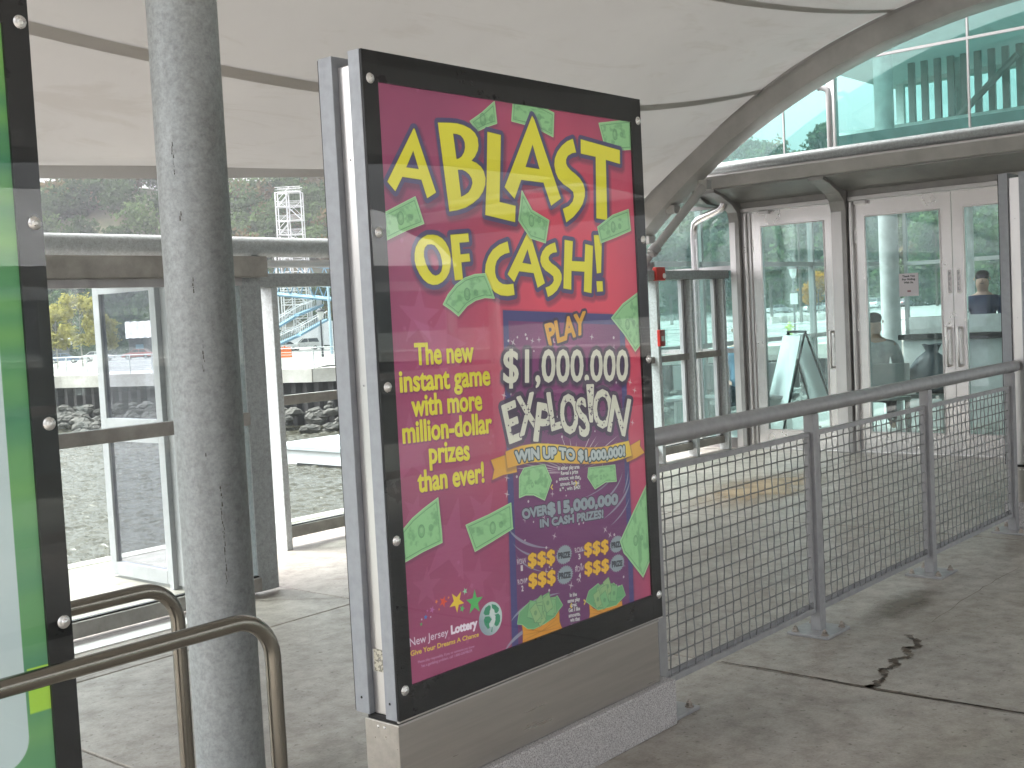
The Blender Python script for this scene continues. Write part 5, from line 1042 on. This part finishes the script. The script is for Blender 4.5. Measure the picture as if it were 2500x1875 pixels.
def tree(p, h, r, mat, label, name='tree', seed=1, group=None, n=1800, leaf=.16, trunk=.12, bark=None, narrow=1.0, clear=.3):
    t = thing(name, label, 'tree', p, group); g = random.Random(seed); m = MB(); top = Vector((p.x, p.y, p.z+h*.86)); m.tube([p-Vector((0, 0, .3)), p+Vector((g.uniform(-.1, .1), g.uniform(-.1, .1), h*.4)), top], [trunk, trunk*.7, trunk*.15], 8); bl = []
    for i in range(11):
        zf = clear+(.92-clear)*i/10; a = g.random()*6.28; q = p+Vector((0, 0, h*zf*.8)); rr_ = r*(1-.55*abs(zf-.5))*g.uniform(.45, .8)*narrow; e = q+Vector((math.cos(a)*rr_, math.sin(a)*rr_, h*.12)); m.tube([q, (q+e)/2+Vector((0, 0, .05*h)), e], [trunk*.45, trunk*.3, trunk*.08], 5); bl.append((tuple(e), r*g.uniform(.32, .5)))
    bl.append((tuple(top), r*.32)); m.build('trunk', bark or M_bark, t); mesh_quads('crown', leaves(bl, n, r, leaf, .85, seed, .25), mat, t); return t
for i, (px, py, d, h, r, lb) in enumerate([(141, 893, 128, 7.3, 2.1, 'smaller yellowing street tree by the shed'), (203, 895, 126, 8.2, 2.5, 'larger yellowing street tree right of the shed'), (252, 893, 134, 6.2, 1.8, 'thin yellow tree half hidden by the glass gate')]):
    tree(drop(px, py, d), h, r, M_leafyel, lb, 'yellow_tree', 20+i, 'yellow street trees on the far bank', 2600, .15, .09, M_palebark)
tree(drop(2000, 785, 150), 6.0, 2.2, M_leaforange, 'small orange autumn tree beyond the waiting room', 'orange_tree', 31, None, 2200, .16, .09)
for i, (px, d, h, r, lb) in enumerate([(1885, 170, 13, 5.0, 'broad green tree left of the lamp post beyond the waiting room'), (1975, 190, 17, 5.5, 'tall dark green tree behind the orange tree'), (2060, 180, 15, 5, 'green tree right of the orange tree'), (1760, 160, 11, 4.5, 'green tree seen through the glazing left of the doors'), (2290, 190, 15, 5, 'green tree seen through the double door'), (1640, 170, 12, 5, 'green tree seen between the pale windscreen posts'), (2400, 185, 13, 5, 'green tree behind the person at the counter')]):
    tree(drop(px, 780, d), h, r, (M_leafmid, M_leafdark)[i % 2], lb, 'green_tree', 40+i, 'green trees beyond the waiting room', 3000, .34, .25)
p = sight(2020, 285, 240); tree(drop(2020, 780, 285), 16, 4.2, M_leafdark, 'dark conifer like tree standing on the skyline', 'skyline_tree', 77, None, 3000, .4, .3)
# wooded cliff: one mass of overlapping crowns in three colour families
fam = {0: [], 1: [], 2: []}; g = np.random.default_rng(21); cnt = 0
for i in range(760):
    l = g.uniform(-175, 175); d = g.uniform(219, 305); x, y = P2(d, l); z = ground_z(x, y); r = g.uniform(2.6, 5.2)
    px = 1250+FPX*(l)/d
    if px < -60 or px > 2700: continue
    if 660 < px < 790 and 222 < d < 262: continue
    cx = [((x+g.normal()*r*.5, y+g.normal()*r*.5, z+r*(.5+g.random()*.9)), r*g.uniform(.5, .85)) for _ in range(6)]
    k = 2 if (g.random() < .07 or (560 < px < 900 and g.random() < .25)) else (1 if g.random() < .42 else 0); fam[k].append(leaves(cx, 620, r, .42, .8, i, .72)); cnt += 1
for k, nm, mt in ((0, 'forest_dark', M_leafdark), (1, 'forest_light', M_leafmid), (2, 'forest_rusty', M_leafrust)):
    o = mesh_quads('woods' if k == 0 else ('woods_light' if k == 1 else 'woods_rusty'), np.concatenate(fam[k]), mt, None, 'stuff')
# undergrowth at the cliff foot and shrubs on the promenade
V = []
for i in range(150):
    l = g.uniform(-130, 120); d = g.uniform(206, 222); x, y = P2(d, l); V.append(leaves([((x, y, ground_z(x, y)+1.2), 2.4)], 160, 2, .35, .7, i, .4))
mesh_quads('undergrowth', np.concatenate(V), M_leafdark, None, 'stuff')
# sheds
M_shed = pbr('shed_wall', (.10, .10, .095), .8, 0, .3, 2); M_shedroof = pbr('corrugated_roof', (.62, .60, .58), .6, .2, .15, 1)
def shed(px0, px1, pyt, pye, pyb, d, label):
    a = sight(px0, pyb, d); b = sight(px1, pyb, d+3); za = gz(a); t = thing('shed', label, 'shed', ((a.x+b.x)/2, (a.y+b.y)/2, za), 'corrugated roof sheds on the far bank')
    ex = (Vector((b.x, b.y, 0))-Vector((a.x, a.y, 0))); L = ex.length; ex.normalize(); ey = Vector((-ex.y, ex.x, 0)); ey = ey if ey.dot(FH) > 0 else -ey
    zt = sight(px0, pyt, d+3).z; ze = sight(px0, pye, d).z
    def W(u, v, z): q = Vector((a.x, a.y, 0))+ex*u+ey*v; return (q.x, q.y, z)
    m = MB(); m.hexa([W(0, 0, za-.5), W(L, 0, za-.5), W(L, 6, za-.5), W(0, 6, za-.5), W(0, 0, ze), W(L, 0, ze), W(L, 6, ze), W(0, 6, ze)]); m.build('wall', M_shed, t)
    m = MB(); n = int(L/.5)
    for i in range(n+1):
        u = -.4+(L+.8)*i/n; dz = .09 if i % 2 else 0; m.v += [W(u, -.7, ze-.05+dz), W(u, 3, zt+dz), W(u, 6.7, ze-.05+dz)]
    for i in range(n): m.f += [(3*i, 3*i+3, 3*i+4, 3*i+1), (3*i+1, 3*i+4, 3*i+5, 3*i+2)]
    m.build('roof', M_shedroof, t, fix=False)
    for k in range(max(1, int(L/4))): u = 1+k*4; m = MB().hexa([W(u, -.05, za), W(u+1.2, -.05, za), W(u+1.2, .05, za), W(u, .05, za), W(u, -.05, za+2.1), W(u+1.2, -.05, za+2.1), W(u+1.2, .05, za+2.1), W(u, .05, za+2.1)]); m.build('door', pbr('shed_door_%d' % len(MATS), (.18, .30, .36), .6), t)
shed(60, 172, 820, 846, 890, 195, 'corrugated roof shed behind the yellow trees'); shed(318, 470, 786, 826, 886, 190, 'long corrugated roof shed seen through the glass gate')
# stair tower on the cliff
M_tower = pbr('tower_white', (.66, .67, .68), .6, .1, .08, 1); M_blue = pbr('bridge_blue', (.16, .30, .40), .6, .1, .15, 1); M_bluepale = pbr('bridge_pale_blue', (.38, .52, .60), .6, .1, .1, 1)
TD = 221; tb = sight(725, 845, TD); tz = -2.0; t = thing('stair_tower', 'white open steel stair tower climbing the wooded cliff', 'stair tower', (tb.x, tb.y, tz))
def TP(px, py, dd=0): return sight(px, py, TD+dd)
def TW(u, v, z): return Vector((tb.x, tb.y, 0))+RH*u+FH*v+Vector((0, 0, z))
W2 = 2.35; ztop = TP(725, 470).z; nlev = 11
for u in (-W2, -.3, W2):
    for v in (0, 2.4): MB().tube([TW(u, v, tz), TW(u, v, ztop)], .12, 6).build('post', M_tower, t)
for i in range(nlev):
    z = tz+(ztop-tz)*(i+1)/nlev; zp = tz+(ztop-tz)*i/nlev; s_ = 1 if i % 2 else -1
    m = MB(); c = TW(-s_*1.5, 1.2, z); a, b = TW(-s_*W2, 0, z-.12), TW(-s_*.2, 2.4, z)
    p_ = [TW(-s_*W2, 0, z-.1), TW(-s_*.2, 0, z-.1), TW(-s_*.2, 2.4, z-.1), TW(-s_*W2, 2.4, z-.1)]; m.hexa(p_+[q+Vector((0, 0, .1)) for q in p_]); m.build('landing', M_tower, t)
    p_ = [TW(s_*W2*.9, .2, zp-.0), TW(s_*W2*.9, 1.2, zp), TW(-s_*.3, 1.2, z-.05), TW(-s_*.3, .2, z-.05)]; m = MB().hexa(p_+[q+Vector((0, 0, .18)) for q in p_]); m.build('flight', M_tower, t)
    m = MB()
    for v in (0, 2.4): m.tube([TW(-W2, v, z+.95), TW(W2, v, z+.95)], .04, 4).tube([TW(-W2, v, z+.5), TW(W2, v, z+.5)], .03, 4).tube([TW(-W2, v, z), TW(W2, v, z)], .08, 4)
    m.tube([TW(s_*W2*.9, .1, zp+1.0), TW(-s_*.3, .1, z+.95)], .04, 4); m.build('handrail', M_tower, t)
    if i % 2: m = MB().tube([TW(-W2, 2.4, zp), TW(W2, 2.4, z+1.4)], .04, 4).tube([TW(W2, 2.4, zp), TW(-W2, 2.4, z+1.4)], .04, 4); m.build('brace', M_tower, t)
m = MB()
for u in (-W2-.7, W2+.7): m.tube([TW(u, .4, tz), TW(u, .4, tz+(ztop-tz)*.62)], .18, 8)
m.build('side_pipe', M_tower, t)
# blue footbridge with truss and stairs
BD = 178; b0, b1 = sight(596, 707, BD), sight(1040, 742, BD-12); t = thing('truss_footbridge', 'blue steel truss footbridge crossing above the car park', 'footbridge', (b0.x, b0.y, -1.5)); zb0, zb1 = sight(596, 712, BD).z, sight(1040, 752, BD-12).z; ht = 4.6
D_ = (b1-b0); L = D_.length; nb = int(L/2.0); side_v = Vector((-D_.y, D_.x, 0)).normalized()*2.6; side_v = side_v if side_v.dot(FH) > 0 else -side_v
def BPt(i, up, s_): q = b0+D_*(i/nb); return Vector((q.x, q.y, zb0+(zb1-zb0)*i/nb+(ht if up else 0)))+side_v*s_
for s_ in (0, 1):
    m = MB()
    for up in (0, 1): m.tube([BPt(0, up, s_), BPt(nb, up, s_)], .19 if up else .26, 4)
    m.build('chord', M_blue, t)
    for i in range(nb): MB().tube([BPt(i, i % 2, s_), BPt(i+1, (i+1) % 2, s_)], .11, 4).build('diagonal', M_blue, t)
m = MB(); p_ = [BPt(0, 0, 0), BPt(nb, 0, 0), BPt(nb, 0, 1), BPt(0, 0, 1)]; m.hexa([q-Vector((0, 0, .25)) for q in p_]+[q+Vector((0, 0, .15)) for q in p_]); m.build('deck', M_bluepale, t)
m = MB(); p_ = [BPt(0, 0, 0), BPt(nb, 0, 0), BPt(nb, 0, .03), BPt(0, 0, .03)]; m.hexa([q+Vector((0, 0, 1.7)) for q in p_]+[q+Vector((0, 0, 2.3)) for q in p_]); m.build('side_panel', M_bluepale, t)
for i in (2, int(nb*.45), nb-2): q = BPt(i, 0, .5); MB().tube([(q.x, q.y, -2.5), (q.x, q.y, q.z-.2)], .35, 8).build('pier', M_tower, t)
def flight(name, A, Bp, wid, label_unused, n=14):
    ax = (Bp-A); h = Vector((ax.x, ax.y, 0)).normalized(); sd_ = Vector((-h.y, h.x, 0))*wid; m = MB(); p_ = [A, Bp, Bp+sd_, A+sd_]; m.hexa([q-Vector((0, 0, .35)) for q in p_]+[q for q in p_]); f = m.build('stair_flight', M_blue, t); m = MB()
    for s_ in (0, 1):
        for k in range(n+1): q = A+ax*(k/n)+sd_*s_; m.tube([q, q+Vector((0, 0, 1.1))], .035, 4)
        m.tube([A+sd_*s_+Vector((0, 0, 1.1)), Bp+sd_*s_+Vector((0, 0, 1.1))], .06, 4)
    m.build('baluster', M_tower, f)
flight('f', sight(664, 806, 172), sight(730, 766, 174), 1.8, ''); flight('f', sight(730, 766, 172), sight(790, 742, 174), 1.8, ''); flight('f', sight(672, 843, 170), sight(735, 815, 172), 1.8, ''); flight('f', sight(735, 815, 170), sight(800, 778, 172), 1.8, '')
t = thing('gable_wall', 'white sloping wall panel under the footbridge stairs', 'wall', drop(755, 845, 186)); a, b, c, d = sight(684, 842, 186), sight(815, 842, 186), sight(815, 783, 186), sight(790, 783, 186); m = MB(); q4 = [a, b, c, d]; m.v = [tuple(q) for q in q4]+[tuple(q+FH*.4) for q in q4]; m.f = [(0, 1, 2, 3), (7, 6, 5, 4), (0, 4, 5, 1), (1, 5, 6, 2), (2, 6, 7, 3), (3, 7, 4, 0)]; m.build('panel', M_tower, t)
for q, r_ in ((a, .1), (b, .1)): MB().tube([(q.x, q.y, gz(q)), tuple(q)], r_, 6).build('post', M_tower, t)
# lamp posts
M_lampdark = pbr('lamp_dark', (.05, .055, .06), .5, .3)
def lamp(px, py_base, d, h, label):
    p = drop(px, py_base, d); t = thing('lamp_post', label, 'lamp post', p, 'lamp posts on the far bank'); P = lambda z: (p.x, p.y, p.z+z)
    MB().tube([P(0), P(.5), P(h-.8)], [.12, .08, .06], 8).build('pole', M_lampdark, t); MB().tube([P(h-.8), P(h-.55), P(h-.1)], [.10, .22, .30], 10).build('lantern', pbr('lantern_glass_%d' % len(MATS), (.6, .62, .6), .3), t); MB().tube([P(h-.1), P(h+.02), P(h+.2)], [.42, .36, .06], 10).build('cap', M_lampdark, t); return t
lamp(787, 850, 100, 3.9, 'dark lamp post beside the silver suv'); lamp(1941, 800, 88, 4.9, 'lamp post with a small white sign seen through the single door'); lamp(1700, 800, 90, 4.6, 'lamp post seen between the pale windscreen posts')
for px, d, h, lb in ((1957, 120, 13, 'tall dark utility pole right of the lamp post'), (1984, 118, 15, 'tallest dark utility pole beyond the single door'), (806, 130, 8, 'pale blue pole right of the dark lamp post')):
    p = drop(px, 790, d); t = thing('utility_pole', lb, 'pole', p, 'poles on the far bank'); MB().tube([(p.x, p.y, p.z), (p.x, p.y, p.z+h)], [.17, .12], 8).build('pole', M_bluepale if px == 806 else M_bark, t)
    if px != 806: MB().tube([tuple(p+RH*-1+Vector((0, 0, h-1.2))), tuple(p+RH*1+Vector((0, 0, h-1.2)))], .06, 5).build('crossarm', M_bark, t)
p = drop(1940, 800, 88); t = thing('traffic_sign', 'small white rectangular sign fixed below the lantern of the lamp post', 'sign', p+Vector((0, 0, 2.2))); q = p-FH*.2+Vector((0, 0, 2.2)); MB().hexa([tuple(q-RH*.28), tuple(q+RH*.28), tuple(q+RH*.28+FH*.04), tuple(q-RH*.28+FH*.04), tuple(q-RH*.28+Vector((0, 0, .8))), tuple(q+RH*.28+Vector((0, 0, .8))), tuple(q+RH*.28+FH*.04+Vector((0, 0, .8))), tuple(q-RH*.28+FH*.04+Vector((0, 0, .8)))]).build('plate', M_paper, t)
MB().tube([tuple(p-FH*.1), tuple(p-FH*.1+Vector((0, 0, 2.95)))], .04, 6).build('post', M_lampdark, t)
# orange barrier, concrete blocks, hydrant
M_or = pbr('orange_plastic', (.75, .16, .03), .6)
for k, px in enumerate((668, 686, 704)):
    p = drop(px, 880, 112); t = thing('orange_barrier', ('orange plastic barrier farthest from the silver suv', 'middle orange plastic barrier in front of the sedan', 'orange plastic barrier nearest the silver suv')[k], 'barrier', p, 'orange barriers in front of the parked cars')
    m = MB(); A = p-RH*.33; 
    prof = [(-.28, 0), (.28, 0), (.14, .45), (.08, 1.0), (-.08, 1.0), (-.14, .45)]; n = len(prof); m.v = [tuple(A+FH*x+Vector((0, 0, z))) for x, z in prof]+[tuple(A+RH*.66+FH*x+Vector((0, 0, z))) for x, z in prof]; m.f = [tuple(range(n)), tuple(range(2*n-1, n-1, -1))]+[(i, (i+1) % n, n+(i+1) % n, n+i) for i in range(n)]; m.build('body', M_or, t)
    MB().tube([tuple(A+RH*.05+Vector((0, 0, 1.0))), tuple(A+RH*.05+Vector((0, 0, 1.12)))], .07, 8).build('cap', M_or, t)
for k, px in enumerate((1893, 1915, 1937, 1960, 1982, 2006, 2030)):
    p = drop(px, 790, 130); t = thing('concrete_block', ('concrete block at the left end of the row before the parked cars', 'concrete block second from the left end of the row', 'concrete block left of the lamp post foot in the row', 'concrete block between lamp post and tallest pole', 'concrete block in front of the tallest utility pole', 'concrete block below the orange tree, second from the right', 'concrete block at the right end of the row before the cars')[k], 'block', p, 'concrete blocks along the car park edge'); m = MB(); A = p-RH*.42
    q4 = [A, A+RH*.84, A+RH*.84+FH*.6, A+FH*.6]; m.hexa([tuple(q) for q in q4]+[tuple(q+Vector((0, 0, .75))) for q in q4]); m.build('block', M_cap, t, bevel=.04)
p = drop(1928, 800, 84); t = thing('hydrant', 'yellow green hydrant beyond the quay railing', 'hydrant', p); M_hyd = pbr('hydrant_paint', (.45, .62, .08), .5)
MB().tube([tuple(p), tuple(p+Vector((0, 0, .12))), tuple(p+Vector((0, 0, .13))), tuple(p+Vector((0, 0, .8))), tuple(p+Vector((0, 0, 1.0)))], [.24, .24, .16, .16, .05], 12).build('barrel', M_hyd, t); MB().tube([tuple(p-RH*.3+Vector((0, 0, .6))), tuple(p+RH*.3+Vector((0, 0, .6)))], .09, 8).build('outlet', M_hyd, t)
# white floating dock on the water
t = thing('floating_dock', 'white floating dock lying on the water in front of the riprap', 'dock', (32, 40, WZ)); a = sight(655, 1100, 50); ex = (sight(1100, 1082, 44)-sight(640, 1070, 52)); ex.z = 0; ex.normalize(); ey = Vector((-ex.y, ex.x, 0)); ey = ey if ey.dot(FH) > 0 else -ey; a.z = WZ
def W(u, v, z): q = a+ex*u+ey*v; return (q.x, q.y, z)
M_dock = pbr('dock_white', (.74, .75, .77), .5, 0, .1, .5); m = MB(); m.hexa([W(0, 0, WZ-.4), W(16, 0, WZ-.4), W(16, 4.5, WZ-.4), W(0, 4.5, WZ-.4), W(0, 0, WZ+.72), W(16, 0, WZ+.72), W(16, 4.5, WZ+.72), W(0, 4.5, WZ+.72)]); m.build('hull', M_dock, t, bevel=.04)
m = MB(); m.hexa([W(-.1, -.1, WZ+.721), W(16.1, -.1, WZ+.721), W(16.1, 4.6, WZ+.721), W(-.1, 4.6, WZ+.721), W(-.1, -.1, WZ+.86), W(16.1, -.1, WZ+.86), W(16.1, 4.6, WZ+.86), W(-.1, 4.6, WZ+.86)]); m.build('deck', pbr('dock_deck', (.50, .53, .56), .6, 0, .1, 1), t)
m = MB(); m.hexa([W(2, -.06, WZ-.02), W(14, -.06, WZ-.02), W(14, 0, WZ-.02), W(2, 0, WZ-.02), W(2, -.06, WZ+.18), W(14, -.06, WZ+.18), W(14, 0, WZ+.18), W(2, 0, WZ+.18)]); m.build('fender', M_rubber, t)

# ------------------------------------------------------------------ humid air over the river
m, t, o = nodes('humid_air'); v = t.nodes.new('ShaderNodeVolumePrincipled'); v.inputs['Color'].default_value = (.93, .95, 1, 1); v.inputs['Density'].default_value = .0004; v.inputs['Anisotropy'].default_value = .2
t.links.new(v.outputs[0], o.inputs['Volume']); hz = B((-640, -740, -8), (640, 540, 62)).build('haze', m, kind='stuff')
